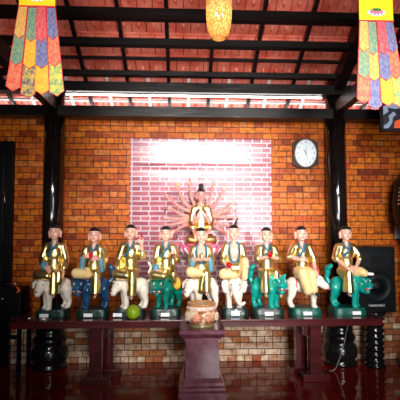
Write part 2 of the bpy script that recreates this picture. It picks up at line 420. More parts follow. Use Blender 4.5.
# rafters up the slope
def slope_bar(x, wd, d0, d1, y0=5.85, y1=2.6):
    bm = bmesh.new()
    P = []
    for y in (y0, y1):
        for dx in (-wd/2, wd/2):
            for d in (d0, d1): P.append(bm.verts.new((x+dx, y, roofz(y)-d)))
    a = P
    for q in ((0, 1, 3, 2), (4, 6, 7, 5), (0, 4, 5, 1), (2, 3, 7, 6), (0, 2, 6, 4), (1, 5, 7, 3)):
        bm.faces.new([a[k] for k in q])
    return bm
for k, x in enumerate((-2.87, -2.33, -1.26, -0.725, -0.19, 0.345, 0.90, 1.455, 2.55, 3.10)):
    struct('rafter', slope_bar(x, 0.042, 0.045, 0.105), BK)
struct('principal_rafter', slope_bar(PL, 0.13, 0.06, 0.26, 5.22), BK)
struct('principal_rafter', slope_bar(PRX, 0.13, 0.06, 0.26, 5.22), BK)
# purlins under the rafters
for y, h, d in ((4.28, 0.075, 0.105), (4.60, 0.075, 0.105), (3.9, 0.10, 0.105), (3.4, 0.1, 0.105), (2.9, 0.1, 0.105)):
    z = roofz(y) - d
    struct('purlin', BX(-3.4, 3.8, y-0.045, y+0.045, z-h, z), BK)
for y, h in ((4.415, 0.03), (4.86, 0.03)):
    z = roofz(y) - 0.05
    struct('tile_batten', BX(-3.4, 3.8, y-0.02, y+0.02, z-h, z), BK)
z = roofz(4.99) - 0.105
struct('purlin', BX(-3.4, 3.8, 4.95, 5.03, z-0.06, z), BK)
# beams over the wall
struct('tie_beam', BX(-3.4, 3.8, 5.08, 5.24, 3.17, 3.30), BK)
struct('wall_plate_beam', BX(-3.4, 3.8, 5.04, 5.18, 3.475, 3.60), BK)
for x in (PL, PRX):
    struct('cross_beam', BX(x-0.05, x+0.05, -2.0, 5.2, 3.24, 3.40), BK)
# white painted boards and brackets of the eave, seen through the gap between the beams
zb = roofz(5.66)
struct('eave_board', BX(-3.6, 4.0, 5.66, 5.69, zb-0.16, zb-0.05), M['white_paint'])
struct('eave_board', BX(-3.6, 4.0, 5.44, 5.47, roofz(5.45)-0.075, roofz(5.45)-0.045), M['white_paint'])
for k in range(-7, 8):
    x = 0.07 + k*0.53
    struct('eave_bracket', slope_bar(x, 0.04, 0.04, 0.07, 5.68, 5.12), M['white_paint'])

def round_pillar(x):
    bm = bmesh.new(); lathe(bm, [(0.132, 0.45), (0.128, 3.75)], 48, (x, PY, 0))
    o = struct('pillar', bm, M['pillar'], smooth=True)
    bm = bmesh.new()
    lathe(bm, [(r*0.93, z) for r, z in [(0.225, 0), (0.228, 0.03), (0.205, 0.05), (0.205, 0.065), (0.235, 0.12), (0.24, 0.19), (0.225, 0.245), (0.195, 0.275), (0.195, 0.295),
               (0.215, 0.32), (0.218, 0.36), (0.195, 0.395), (0.182, 0.41), (0.19, 0.44), (0.175, 0.5), (0.15, 0.52)]], 48, (x, PY, 0))
    s = struct('pillar_base', bm, M['stone'], smooth=True)
round_pillar(PL); round_pillar(PRX)

# dark door at the left edge
d = struct('door_1', BX(-3.3, -2.2, 5.22, 5.31, 0, 2.86), M['black_metal'])
bm = bmesh.new()
for x0, x1, z0, z1 in ((-3.2, -2.8, 0.2, 1.3), (-2.7, -2.3, 0.2, 1.3), (-3.2, -2.8, 1.5, 2.7), (-2.7, -2.3, 1.5, 2.7)):
    box(bm, x0, x1, 5.205, 5.225, z0, z1, bev=0.008)
p = obj('door_panel', bm, M['black_metal'], d)
bm = bmesh.new(); tube(bm, [(-2.27, 5.19, 2.0), (-2.27, 5.18, 2.1), (-2.27, 5.19, 2.22)], 0.008); obj('door_handle', bm, M['chrome'], d, True)

# ------------------------------------------------------------------ printed backdrop
def backdrop():
    bm = bmesh.new(); nx, nz = 96, 120
    x0, x1, z0, z1 = -0.705, 1.185, 0.88, 2.935
    def yy(x, z): return 5.286 - 0.0012*math.sin(x*5+1) - 0.0016*math.sin(z*9+x*0.8) - 0.004*math.exp(-((x-0.23)/0.02)**2)*(1 if z > 2.4 else 0) - 0.006*math.exp(-((z-2.56)/0.02)**2)
    g = [[bm.verts.new((x0+(x1-x0)*i/nx, yy(x0+(x1-x0)*i/nx, z0+(z1-z0)*k/nz), z0+(z1-z0)*k/nz)) for i in range(nx+1)] for k in range(nz+1)]
    for k in range(nz):
        for i in range(nx): bm.faces.new((g[k][i], g[k][i+1], g[k+1][i+1], g[k+1][i]))
    bmesh.ops.solidify(bm, geom=bm.faces[:], thickness=0.002)
    return bm
tag(obj('backdrop_banner', backdrop(), M['vinyl'], None, True), 'shiny pink and white brick-print sheet hung on the orange brick wall', 'backdrop')

# ------------------------------------------------------------------ altar table
TT = 0.74
t = thing('altar_table', 'long dark wine-coloured wooden altar table carrying the nine rider statues', 'table', (0.186, 4.62, 0))
bm = bmesh.new(); box(bm, -2.02, 2.02, -0.29, 0.29, TT-0.025, TT, bev=0.006); box(bm, -2.0, 2.0, -0.275, 0.275, TT-0.08, TT-0.023)
obj('tabletop', bm, M['mahogany'], t)
for x in (-1.15, 1.32):
    for sgn, x in ((-1, x), (1, x - math.copysign(0.09, x))):
        yc = -0.03 if sgn < 0 else 0.215
        g = obj('leg', BX(x-0.066, x+0.066, yc-0.055, yc+0.055, 0.07, TT-0.08, bev=0.006), M['mahogany'], t)
        obj('foot', BX(x-0.155, x+0.155, yc-0.075, yc+0.075, 0.0, 0.085, bev=0.006), M['mahogany'], g)
    obj('rail', BX(x-0.03, x+0.03, -0.03, 0.2, 0.5, 0.6), M['mahogany'], t)

# pedestal
t = thing('pedestal', 'square wine-coloured lacquered pedestal standing before the altar table', 'pedestal', (0.19, 4.10, 0))
bm = bmesh.new(); square_lathe(bm, [(0.23, 0), (0.23, 0.15), (0.215, 0.165), (0.215, 0.19), (0.20, 0.205), (0.20, 0.235), (0.178, 0.27)])
obj('base', bm, M['pedestal'], t)
bm = bmesh.new(); square_lathe(bm, [(0.172, 0.265), (0.168, 0.27), (0.158, 0.63), (0.16, 0.64)])
obj('shaft', bm, M['pedestal'], t)
bm = bmesh.new(); square_lathe(bm, [(0.172, 0.635), (0.172, 0.648), (0.185, 0.655), (0.215, 0.69), (0.222, 0.70), (0.222, 0.732), (0.218, 0.738)])
obj('cap', bm, M['pedestal'], t)

# ceramic incense bowl on the pedestal
t = thing('incense_bowl', 'round painted ceramic incense bowl standing on the wine-coloured pedestal', 'bowl', (0.19, 4.09, 0.738))
bm = bmesh.new(); lathe(bm, [(0.12, 0.028), (0.135, 0.05), (0.158, 0.085), (0.165, 0.12), (0.158, 0.15), (0.14, 0.165)], 48)
obj('body', bm, M['bowl'], t, True)
bm = bmesh.new(); lathe(bm, [(0.125, 0), (0.13, 0.008), (0.115, 0.022), (0.115, 0.03)], 40); obj('foot', bm, mat('olive_glaze', rgb(88, 94, 62), 0.3, 0, rgb(150, 130, 90), 25), t, True)
bm = bmesh.new(); lathe(bm, [(0.138, 0.162), (0.146, 0.17), (0.146, 0.195), (0.138, 0.203)], 48)
for i in range(20):
    a = 2*PI*i/20; ball(bm, (0.146*math.cos(a), 0.146*math.sin(a), 0.183), (0.012, 0.012, 0.009), 1)
obj('beaded_band', bm, mat('cream_band', rgb(238, 220, 206), 0.3, 0, rgb(222, 176, 160), 30), t, True)
bm = bmesh.new(); lathe(bm, [(0.135, 0.203), (0.148, 0.21), (0.15, 0.225), (0.143, 0.232), (0.128, 0.23), (0.12, 0.205)], 48, caps=False)
obj('rim', bm, mat('ochre_rim', rgb(196, 140, 88), 0.3, 0, rgb(172, 112, 64), 20), t, True)
bm = bmesh.new(); lathe(bm, [(0.125, 0.205), (0.125, 0.208)], 40); obj('ash_fill', bm, M['ash'], t)
for a in range(-60, 61, 40):
    th = R(-90+a); bm = bmesh.new()
    c = V(0.165*math.cos(th), 0.165*math.sin(th), 0.105)
    vs = ball(bm, (0, 0, 0), (0.032, 0.010, 0.032), 2)
    for v in vs: v.co = Matrix.Rotation(th+PI/2, 4, 'Z') @ v.co + c
    for k in range(8):
        b2 = 2*PI*k/8; o2 = V(0.034*math.cos(b2), -0.004, 0.034*math.sin(b2))
        vs = ball(bm, (0, 0, 0), 0.010, 1)
        for v in vs: v.co = Matrix.Rotation(th+PI/2, 4, 'Z') @ (v.co+o2) + c
    obj('flower_relief', bm, mat('pink_relief', rgb(222, 150, 122), 0.3) if a in (-20, 20) else mat('cream_relief', rgb(228, 204, 172), 0.3), t, True)
bm = bmesh.new(); tube(bm, [(0.0, -0.01, 0.2), (-0.002, -0.01, 0.31)], 0.004); obj('incense_stick', bm, M['ash'], t)

# ------------------------------------------------------------------ figures
def hand(pr, wrist, d, up, curl=0.5, s=1.0, side=1):
    d = Vector(d).normalized(); up = Vector(up); up = (up - d*up.dot(d)).normalized(); lat = d.cross(up)*side
    w = Vector(wrist)
    pr.append(('c', w, 0.017*s, w + d*0.02*s, 0.019*s))
    for k in (-1, 0, 1):
        pr.append(('c', w + d*0.012*s + lat*0.010*s*k, 0.0125*s, w + d*0.045*s + lat*0.016*s*k, 0.0105*s))
    for k, ln in ((-1.5, 0.032), (-0.5, 0.042), (0.5, 0.045), (1.5, 0.038)):
        a = w + d*0.048*s + lat*0.0125*s*k
        b = a + (d*math.cos(curl*0.6) - up*math.sin(curl*0.6))*ln*0.5*s
        c = b + (d*math.cos(curl*1.5) - up*math.sin(curl*1.5))*ln*0.5*s
        pr.append(('c', a, 0.0078*s, b, 0.0070*s)); pr.append(('c', b, 0.0070*s, c, 0.0058*s))
    a = w + d*0.014*s + lat*0.018*s
    b = a + (d*0.6 + lat*0.8)*0.024*s; c = b + (d*0.95 - up*0.2)*0.022*s
    pr.append(('c', a, 0.010*s, b, 0.0085*s)); pr.append(('c', b, 0.0085*s, c, 0.007*s))

XS = 0.86
def person(root, P, extra_arms=(), skin='skin'):
    before = set(bpy.data.objects)
    b = build_person(root, P, extra_arms, skin)
    mt = Matrix.Diagonal((XS, 1, 1, 1))
    for o in bpy.data.objects:
        if o not in before and o.type == 'MESH': o.data.transform(mt)
    return b
def build_person(root, P, extra_arms=(), skin='skin'):
    """P: pose dictionary; coordinates local to the statue, front is -y."""
    hs = P.get('head_scale', 1.0); turn = R(P.get('turn', 0)); tilt = R(P.get('tilt', 0))
    base = P.get('seat', 0.44); dx = P.get('dx', 0.0)
    tall = P.get('tall', 1.0)
    def T(x, y, z): return V(x+dx, y+P.get('dy', 0.0), base + (z-0.44)*tall)
    nk = T(0, 0, 0.852); hx = 1.17
    hm = Matrix.Translation(nk) @ Matrix.Rotation(turn, 4, 'Z') @ Matrix.Rotation(tilt, 4, 'X') @ Matrix.Scale(hs, 4) @ Matrix.Diagonal((hx, 1, 1, 1))
    def H(x, y, z): return hm @ V(x, y, z)
    rotH = (Matrix.Rotation(turn, 3, 'Z') @ Matrix.Rotation(tilt, 3, 'X'))
    def HE(c, r, rot=None):
        return ('e', H(*c), (r[0]*hs*hx, r[1]*hs, r[2]*hs), rotH @ rot if rot else rotH)
    pr = []
    # head, built about the top of the neck
    pr += [HE((0, -0.002, 0.105), (0.061, 0.068, 0.072)), HE((0, -0.012, 0.062), (0.053, 0.056, 0.060)), HE((0, -0.045, 0.024), (0.024, 0.02, 0.018)),
           HE((0.026, -0.04, 0.06), (0.024, 0.022, 0.026)), HE((-0.026, -0.04, 0.06), (0.024, 0.022, 0.026)), HE((0, -0.055, 0.107), (0.036, 0.014, 0.012))]
    pr.append(('c', H(0, -0.064, 0.096), 0.006*hs, H(0, -0.078, 0.068), 0.0095*hs))
    pr.append(HE((0, -0.062, 0.045), (0.017, 0.010, 0.008)))
    for s in (-1, 1):
        pr.append(HE((s*0.066, 0.002, 0.082), (0.013, 0.016, 0.031))); pr.append(HE((s*0.065, 0.0, 0.046), (0.010, 0.011, 0.022)))
    # neck and trunk
    pr.append(('c', T(0, 0.004, 0.80), 0.042, H(0, 0.0, 0.04), 0.034*hs))
    pr += [('c', T(-0.075, 0.004, 0.775), 0.045, T(0.075, 0.004, 0.775), 0.045), ('e', T(0, 0, 0.70), (0.108, 0.074, 0.105)), ('e', T(0, 0, 0.58), (0.090, 0.070, 0.11)), ('e', T(0, 0, 0.48), (0.11, 0.085, 0.07))]
    if P.get('bare'): pr += [('e', T(-0.04, -0.045, 0.715), (0.042, 0.03, 0.04)), ('e', T(0.04, -0.045, 0.715), (0.042, 0.03, 0.04))]
    sl = [('c', T(-0.078, 0.004, 0.775), 0.052, T(0.078, 0.004, 0.775), 0.052), ('e', T(0, -0.002, 0.70), (0.115, 0.088, 0.115)), ('e', T(0, -0.002, 0.58), (0.102, 0.084, 0.12)), ('e', T(0, -0.002, 0.49), (0.125, 0.1, 0.075))]
    cuffs = []
    for s, key in ((-1, 'L'), (1, 'R')):
        a = P[key]
        sh = T(s*0.104, 0.004, 0.775); el = V(*a['elbow']); wr = V(*a['wrist'])
        pr += [('c', sh, 0.042, el, 0.033), ('c', el, 0.032, wr, 0.021)]
        d = a.get('dir') or (wr - el)
        hand(pr, wr, d, a.get('up', (0, -0.2, 1)), a.get('curl', 0.5), P.get('hand', 1.15), a.get('side', s))
        k = a.get('sleeve', 0.3)              # how far down the forearm the sleeve reaches
        e2 = el.lerp(wr, k)
        sl += [('c', sh, 0.051, el, 0.046), ('c', el, 0.046, e2, a.get('sw', 0.044))]
        if a.get('wide'):                     # wide hanging sleeve
            dn = e2 + V(s*0.015, 0.0, -0.11)
            sl += [('c', e2, 0.044, dn, 0.036)]
            cuffs.append([('c', e2.lerp(wr, 0.18)+V(0, -0.01, -0.01), 0.038, dn+V(-s*0.012, -0.022, -0.006), 0.034)])
        elif a.get('cuff'):
            u = (wr-el).normalized(); cuffs.append([('c', e2, 0.046, e2+u*0.025, 0.047)])
    for a, b, c, dd in extra_arms:
        pr += [('c', V(*a), 0.026, V(*b), 0.021), ('c', V(*b), 0.021, V(*c), 0.015)]
        hand(pr, c, dd, (0, -1, 0.2), 0.7, 0.85)
    for leg in P.get('legs', ()):             # bare feet and shins under the cloth
        if leg.get('foot'):
            e_, f_ = V(*leg['pts'][-1]), V(*leg['foot'])
            pr += [('c', e_, 0.024, f_+V(0, 0.02, 0.015), 0.018), ('c', f_+V(0, 0.02, 0.008), 0.018, f_+V(0, -0.03, -0.004), 0.015)]
    body = link_mesh('body', fuse(pr, 0.0052, 2), M[skin], root)
    # gold jacket with the neckline cut open
    jm = fuse(sl, 0.009, 5)
    bm = bmesh.new(); bm.from_mesh(jm); bpy.data.meshes.remove(jm)
    bare = P.get('bare', False)
    zt = T(0, 0, 0.845).z; zlow = T(0, 0, 0.60 if bare else 0.735).z
    kill = []
    for f in bm.faces:
        c = f.calc_center_median(); x = c.x-dx
        if bare:
            q = (zt - c.z)/(zt-zlow); hw = 0.062*math.sqrt(max(0, 1-(max(0, q-0.55)/0.45)**2)) if q < 1 else -1
        else:
            q = (zt - c.z)/(zt-zlow); hw = 0.05*(1-q) if q < 1 else -1
        if (c.y-P.get('dy', 0.0) < 0.0 and abs(x) < hw) or (c.z > T(0, 0, 0.812).z and abs(x) < 0.047): kill.append(f)
    bvh = BVHTree.FromBMesh(bm)
    bmesh.ops.delete(bm, geom=kill, context='FACES')
    bmesh.ops.solidify(bm, geom=bm.faces[:], thickness=0.006)
    obj('robe', bm, M[P.get('robe', 'gold')], root, True)
    # blue collar bands laid over the jacket
    def ribbon(bm, pts, wd):
        P3 = []
        pts = [V(p[0]+dx, 0, base+(p[1]-0.44)*tall) for p in pts]
        fine = []
        for a, b in zip(pts, pts[1:]):
            for k in range(6): fine.append(a.lerp(b, k/6))
        fine.append(pts[-1])
        rows = []
        for i, p in enumerate(fine):
            dv = (fine[min(i+1, len(fine)-1)] - fine[max(i-1, 0)]).normalized(); sd = V(dv.z, 0, -dv.x)
            row = []
            for k in (-1, 0, 1):
                q = p + sd*wd/2*k
                h = bvh.ray_cast(V(q.x, -1, q.z), V(0, 1, 0))[0]
                yv = h.y if h else (rows[-1][k+1].y if rows else P.get('dy', 0.0)-0.03)
                row.append(V(q.x, yv-0.006, q.z))
            rows.append(row)
        vr = [[bm.verts.new(q) for q in r] for r in rows]
        for a, b in zip(vr, vr[1:]):
            for k in range(2): bm.faces.new((a[k], a[k+1], b[k+1], b[k]))
    bm = bmesh.new()
    if bare:
        lp = [(-0.045, 0.835)] + [(-0.066, 0.80), (-0.068, 0.70), (-0.055, 0.63), (-0.02, 0.60), (0.02, 0.60), (0.055, 0.63), (0.068, 0.70), (0.066, 0.80)] + [(0.045, 0.835)]
        ribbon(bm, lp, 0.03)
    else:
        ribbon(bm, [(-0.043, 0.838), (-0.03, 0.79), (0.0, 0.74)], 0.026)
        ribbon(bm, [(0.043, 0.838), (0.03, 0.78), (-0.02, 0.715), (-0.075, 0.665)], 0.032)
    bmesh.ops.solidify(bm, geom=bm.faces[:], thickness=-0.008)
    obj('collar', bm, M[P.get('collar', 'blue')], root, True)
    for c in cuffs: link_mesh('cuff', fuse(c, 0.007, 3), M['blue'], root)
    # legs in cloth
    byc = {}
    for leg in P.get('legs', ()): byc.setdefault(leg['m'], []).append(leg)
    for mname, lgs in byc.items():
        for leg in lgs:
            pts = [V(*p) for p in leg['pts']]; rr = leg['r']; q = []
            for i in range(len(pts)-1): q.append(('c', pts[i], rr[i], pts[i+1], rr[i+1]))
            lm = fuse(q, 0.008, 4)
            if leg.get('hem'):
                b2 = bmesh.new(); b2.from_mesh(lm)
                r2 = bmesh.ops.bisect_plane(b2, geom=b2.verts[:]+b2.edges[:]+b2.faces[:], plane_co=V(0, 0, leg['hem']), plane_no=V(0, 0, 1), clear_inner=True)
                bmesh.ops.solidify(b2, geom=b2.faces[:], thickness=0.006); b2.to_mesh(lm); b2.free()
            link_mesh('trouser_leg' if mname != 'gold' else 'robe_skirt', lm, M[mname], root)
            if leg.get('shoe'):
                f = V(*leg['shoe']); l = pts[-1]
                link_mesh('shoe', fuse([('c', l, 0.022, f, 0.016)], 0.006, 3), M[leg.get('shoe_m', 'hair')], root)
    # hair: close cropped cap (sub-part of the body)
    bm = bmesh.new(); r = bmesh.ops.create_uvsphere(bm, u_segments=32, v_segments=24, radius=1)
    for v in bm.verts: v.co = V(v.co.x*0.0645, v.co.y*0.0715+0.0005, v.co.z*0.0745)
    kill = [v for v in bm.verts if v.co.z < (0.012 - 0.75*max(0, v.co.y) if v.co.y > -0.02 else 0.026)]
    bmesh.ops.delete(bm, geom=kill, context='VERTS')
    bmesh.ops.solidify(bm, geom=bm.faces[:], thickness=0.004)
    for v in bm.verts: v.co = hm @ (v.co + V(0, -0.002, 0.107))
    if P.get('bun'):
        b = H(0, 0.0, 0.212); ball(bm, b, (0.043*hs, 0.043*hs, 0.040*hs)); ball(bm, H(0, 0, 0.178), (0.04*hs, 0.04*hs, 0.016*hs))
        for s in (-1, 1): tube(bm, [H(s*0.055, 0.01, 0.12), H(s*0.066, 0.03, 0.07), H(s*0.062, 0.035, 0.0)], [0.02*hs, 0.018*hs, 0.008*hs])
    obj('hair', bm, M['hair'], body, True)
    for s in (-1, 1):
        bm = bmesh.new(); tube(bm, [H(s*0.012, -0.0675, 0.1135), H(s*0.024, -0.0675, 0.119), H(s*0.041, -0.055, 0.112)], [0.0026*hs, 0.0034*hs, 0.0018*hs], 6)
        obj('eyebrow', bm, M['hair'], body, True)
        bm = bmesh.new(); tube(bm, [H(s*0.013, -0.0645, 0.092), H(s*0.024, -0.0655, 0.0925), H(s*0.037, -0.0575, 0.0925)], [0.002*hs, 0.0048*hs, 0.002*hs], 6)
        obj('eye', bm, M['hair'], body, True)
    bm = bmesh.new(); tube(bm, [H(-0.016, -0.0665, 0.047), H(0, -0.0735, 0.046), H(0.016, -0.0665, 0.047)], [0.0015*hs, 0.005*hs, 0.0015*hs], 6)
    obj('lips', bm, M['lip'], body, True)
    return body

# ------------------------------------------------------------------ animals
def animal(root, kind, ang, head_ang, m, length=0.15, off=(0, 0), tail=None, headz=0.0, fwd=0.0):
    """body along direction ang (degrees, 0 = +x, -90 = towards the viewer)"""
    a = R(ang); F = V(math.cos(a), math.sin(a), 0); Sd = V(-math.sin(a), math.cos(a), 0); O = V(off[0], off[1], 0)
    def B(f, s, z): return O + F*f + Sd*s + V(0, 0, z)
    pr = [('c', B(-length*0.72, 0, 0.345), 0.080, B(length*0.6, 0, 0.335), 0.078), ('c', B(-length*0.2, 0, 0.325), 0.080, B(length*0.2, 0, 0.325), 0.080)]
    for f, hind in ((length*0.8, False), (-length*0.95, True)):
        for s in (-1, 1):
            sw = 0.056
            if hind: pr += [('c', B(f+0.02, s*sw, 0.30), 0.062, B(f+0.01, s*sw, 0.225), 0.044), ('c', B(f+0.01, s*sw, 0.225), 0.042, B(f-0.014, s*sw, 0.165), 0.030), ('c', B(f-0.014, s*sw, 0.165), 0.030, B(f, s*sw, 0.105), 0.029)]
            else: pr += [('c', B(f, s*sw, 0.30), 0.054, B(f+0.005, s*sw, 0.20), 0.036), ('c', B(f+0.005, s*sw, 0.20), 0.034, B(f, s*sw, 0.105), 0.028)]
            pr.append(('e', B(f+0.012, s*sw, 0.098), (0.036, 0.036, 0.02)))
    ha = R(head_ang); G = V(math.cos(ha), math.sin(ha), 0); Gs = V(-math.sin(ha), math.cos(ha), 0)
    hc = B(length + 0.035 + fwd, 0, 0.355 + headz)
    rot = Matrix.Rotation(ha, 3, 'Z')
    hk = 1.14
    def Hd(f, s, z): return hc + (G*f + Gs*s + V(0, 0, z))*hk
    pr.append(('c', B(length*0.6, 0, 0.345), 0.078, hc - G*0.02, 0.068))
    extra = []; h0 = len(pr)
    def eye(f, s, z, r=0.008, mm='hair'):
        bm = bmesh.new(); ball(bm, Hd(f, s, z), r); extra.append(('eye', bm, mm))
    if kind == 'hound':
        pr += [('e', Hd(0.0, 0, 0.0), (0.072, 0.066, 0.066), rot), ('c', Hd(0.03, 0, -0.015), 0.05, Hd(0.085, 0, -0.055), 0.036), ('c', Hd(0.085, 0, -0.055), 0.036, Hd(0.092, 0, -0.075), 0.032)]
        for s in (-1, 1):
            pr += [('c', Hd(-0.01, s*0.056, 0.045), 0.02, Hd(0.0, s*0.088, 0.015), 0.018), ('c', Hd(0.0, s*0.088, 0.015), 0.018, Hd(0.005, s*0.092, -0.025), 0.012)]
            eye(0.066, s*0.036, 0.012)
        bm = bmesh.new(); ball(bm, Hd(0.122, 0, -0.05), (0.012, 0.012, 0.008)); extra.append(('nose', bm, 'plinth_green'))
    elif kind == 'elephant':
        pr += [('e', Hd(0, 0, 0.0), (0.074, 0.072, 0.08), rot), ('e', Hd(0.03, 0.028, 0.03), (0.04, 0.035, 0.04), rot), ('e', Hd(0.03, -0.028, 0.03), (0.04, 0.035, 0.04), rot)]
        tr = [(0.055, 0, -0.02), (0.085, 0.0, -0.075), (0.09, 0.012, -0.13), (0.088, 0.035, -0.17), (0.088, 0.062, -0.18), (0.09, 0.082, -0.165)]
        rr = [0.045, 0.034, 0.026, 0.020, 0.017, 0.016]
        for i in range(len(tr)-1): pr.append(('c', Hd(*tr[i]), rr[i], Hd(*tr[i+1]), rr[i+1]))
        for s in (-1, 1):
            pr += [('e', Hd(-0.01, s*0.088, 0.0), (0.016, 0.042, 0.066), rot), ('e', Hd(-0.005, s*0.095, -0.045), (0.014, 0.024, 0.04), rot)]
            eye(0.069, s*0.042, 0.006)
            bm = bmesh.new(); tube(bm, [Hd(0.06, s*0.035, -0.055), Hd(0.085, s*0.042, -0.085), Hd(0.105, s*0.044, -0.095)], [0.009, 0.007, 0.002]); extra.append(('tusk', bm, 'card'))
    elif kind == 'lion':
        pr += [('e', Hd(0, 0, 0.0), (0.078, 0.078, 0.078), rot), ('c', Hd(0.03, 0, 0.0), 0.056, Hd(0.085, 0, -0.012), 0.044), ('c', Hd(0.02, 0, -0.05), 0.042, Hd(0.075, 0, -0.072), 0.028)]
        for s in (-1, 1):
            pr += [('e', Hd(0.062, s*0.036, 0.04), (0.026, 0.024, 0.02), rot), ('e', Hd(0.105, s*0.02, 0.0), (0.022, 0.018, 0.018), rot),
                   ('c', Hd(-0.01, s*0.06, 0.055), 0.024, Hd(-0.015, s*0.095, 0.085), 0.010)]
            for k in range(5):
                t_ = -0.06 + k*0.03
                pr.append(('e', Hd(-0.025, s*(0.078-0.1*max(0, abs(t_)-0.03)), t_), (0.024, 0.022, 0.022), rot))
            eye(0.088, s*0.035, 0.03, 0.010, 'card'); eye(0.096, s*0.035, 0.03, 0.006)
        for k in range(4): pr.append(('e', Hd(-0.03 - 0.01*k, 0, 0.07-0.01*k), (0.03, 0.045, 0.025), rot))
        bm = bmesh.new(); vs = ball(bm, (0, 0, 0), (0.028, 0.048, 0.016))
        for v in vs: v.co = rot @ v.co + Hd(0.082, 0, -0.046)
        extra.append(('mouth', bm, 'lip'))
        bm = bmesh.new(); vs = box(bm, -0.006, 0.006, -0.036, 0.036, -0.005, 0.005)
        for v in vs: v.co = rot @ v.co + Hd(0.11, 0, -0.036)
        extra.append(('teeth', bm, 'card'))
    elif kind == 'ox':
        pr += [('e', Hd(0, 0, 0.0), (0.068, 0.058, 0.06), rot), ('c', Hd(0.02, 0, -0.01), 0.048, Hd(0.085, 0, -0.055), 0.036)]
        for s in (-1, 1):
            pr += [('c', Hd(-0.01, s*0.05, 0.02), 0.016, Hd(-0.02, s*0.1, 0.015), 0.018)]
            eye(0.04, s*0.05, 0.012)
            bm = bmesh.new(); tube(bm, [Hd(0.0, s*0.03, 0.045), Hd(0.0, s*0.055, 0.09), Hd(-0.02, s*0.068, 0.135), Hd(-0.055, s*0.055, 0.17)], [0.019, 0.017, 0.012, 0.004]); extra.append(('horn', bm, 'horn'))
        bm = bmesh.new(); vs = ball(bm, (0, 0, 0), (0.022, 0.026, 0.020))
        for v in vs: v.co = rot @ v.co + Hd(0.108, 0, -0.073)
        extra.append(('muzzle', bm, 'horn'))
    for i in range(h0, len(pr)):
        p = pr[i]
        pr[i] = ('c', p[1], p[2]*hk, p[3], p[4]*hk) if p[0] == 'c' else (p[0], p[1], tuple(q*hk for q in p[2])) + tuple(p[3:])
    if tail == 'up':
        tp = [B(-length-0.05, 0, 0.36), B(-length-0.085, 0, 0.42), B(-length-0.085, 0, 0.51), B(-length-0.05, 0, 0.55)]
        rr = [0.03, 0.032, 0.038, 0.03]
        for i in range(3): pr.append(('c', tp[i], rr[i], tp[i+1], rr[i+1]))
    elif tail == 'curl':
        tp = [B(-length-0.05, 0, 0.32), B(-length-0.085, 0, 0.40), B(-length-0.07, 0, 0.46), B(-length-0.07, 0, 0.52), B(-length-0.03, 0, 0.545)]
        rr = [0.03, 0.028, 0.032, 0.036, 0.028]
        for i in range(4): pr.append(('c', tp[i], rr[i], tp[i+1], rr[i+1]))
        pr.append(('e', tp[3]+V(0.0, -0.03, 0.0), (0.026, 0.026, 0.026)))
    elif tail == 'thin':
        tp = [B(-length-0.03, 0, 0.36), B(-length-0.09, 0, 0.42), B(-length-0.055, 0, 0.48), B(-length-0.085, 0, 0.54), B(-length-0.05, 0, 0.59)]
        for i in range(4): pr.append(('c', tp[i], 0.017, tp[i+1], 0.016))
    elif tail == 'down':
        tp = [B(-length-0.07, 0, 0.36), B(-length-0.10, 0, 0.28), B(-length-0.095, 0, 0.2)]
        for i in range(2): pr.append(('c', tp[i], 0.014, tp[i+1], 0.013))
    ab = link_mesh('animal_body', fuse(pr, 0.0065, 3), M[m], root)
    for n, bm, mm in extra: obj(n, bm, M[mm], ab, True)
    return ab

def plinth(root, m, card, wx=0.17, wy=0.135, card_x=0.0, cm='card', star=False):
    bm = bmesh.new(); n = 40; rings = []
    for sc, z in ((1.0, 0), (1.02, 0.02), (0.98, 0.07), (0.93, 0.086)):
        ring = []
        for i in range(n):
            a = 2*PI*i/n; c, s = math.cos(a), math.sin(a); p = 0.35
            ring.append(bm.verts.new((sc*wx*math.copysign(abs(c)**p, c), sc*wy*math.copysign(abs(s)**p, s), z)))
        rings.append(ring)
    for a, b in zip(rings, rings[1:]):
        for i in range(n): bm.faces.new((a[i], a[(i+1) % n], b[(i+1) % n], b[i]))
    bm.faces.new(rings[0]); bm.faces.new(rings[-1])
    obj('plinth', bm, M[m], root, False)
    if card:
        bm = bmesh.new()
        if star:
            prism(bm, [(-0.05, 0.012), (0.05, 0.012), (0.045, 0.045), (0.062, 0.06), (0.03, 0.066), (0.01, 0.09), (-0.01, 0.066), (-0.045, 0.066), (-0.055, 0.05), (-0.045, 0.04)], -0.006, 0.0)
        else:
            box(bm, -0.048, 0.048, -0.004, 0.0, 0.012, 0.05)
        o = obj('name_card', bm, M[cm], root); o.location = (card_x, -wy*1.02-0.004, 0.0); o.rotation_euler = (R(-12), 0, 0)

SY = 4.62
GRP = 'glazed statues of seated monks riding animals'
def statue(x, label): return thing('rider_statue', label, 'statue', (x, SY, TT), 0, GRP)
def sub(name, bm, m, root, sm=True):
    for v in bm.verts: v.co.x *= XS
    return obj(name, bm, M[m], root, sm)
def hang(x, m, y=-0.15, z=0.22, w=0.066):      # a leg hanging in front of the mount
    z += 0.03
    return dict(m=m, pts=[(x*0.7, -0.03, 0.47), (x, y+0.01, 0.475), (x, y, z)], r=[0.085, 0.062, w], hem=z, foot=(x, y-0.01, z-0.03))
def fold(s, m, y=-0.13, k=0.17, z=0.475):      # a leg folded in front of the body, knee out to side s
    return dict(m=m, pts=[(s*0.05, -0.03, 0.475), (s*k, y, z), (s*0.02, y-0.04, z-0.01)], r=[0.075, 0.06, 0.045])
def arm(elbow, wrist, **k): d = dict(elbow=elbow, wrist=wrist); d.update(k); return d
down_L = lambda **k: arm((-0.155, -0.01, 0.63), (-0.145, -0.09, 0.51), sleeve=0.75, dir=(0.1, -0.6, -0.6), up=(0, -0.6, 0.6), **k)
down_R = lambda **k: arm((0.155, -0.01, 0.63), (0.15, -0.09, 0.51), sleeve=0.75, dir=(-0.1, -0.6, -0.6), up=(0, -0.6, 0.6), **k)

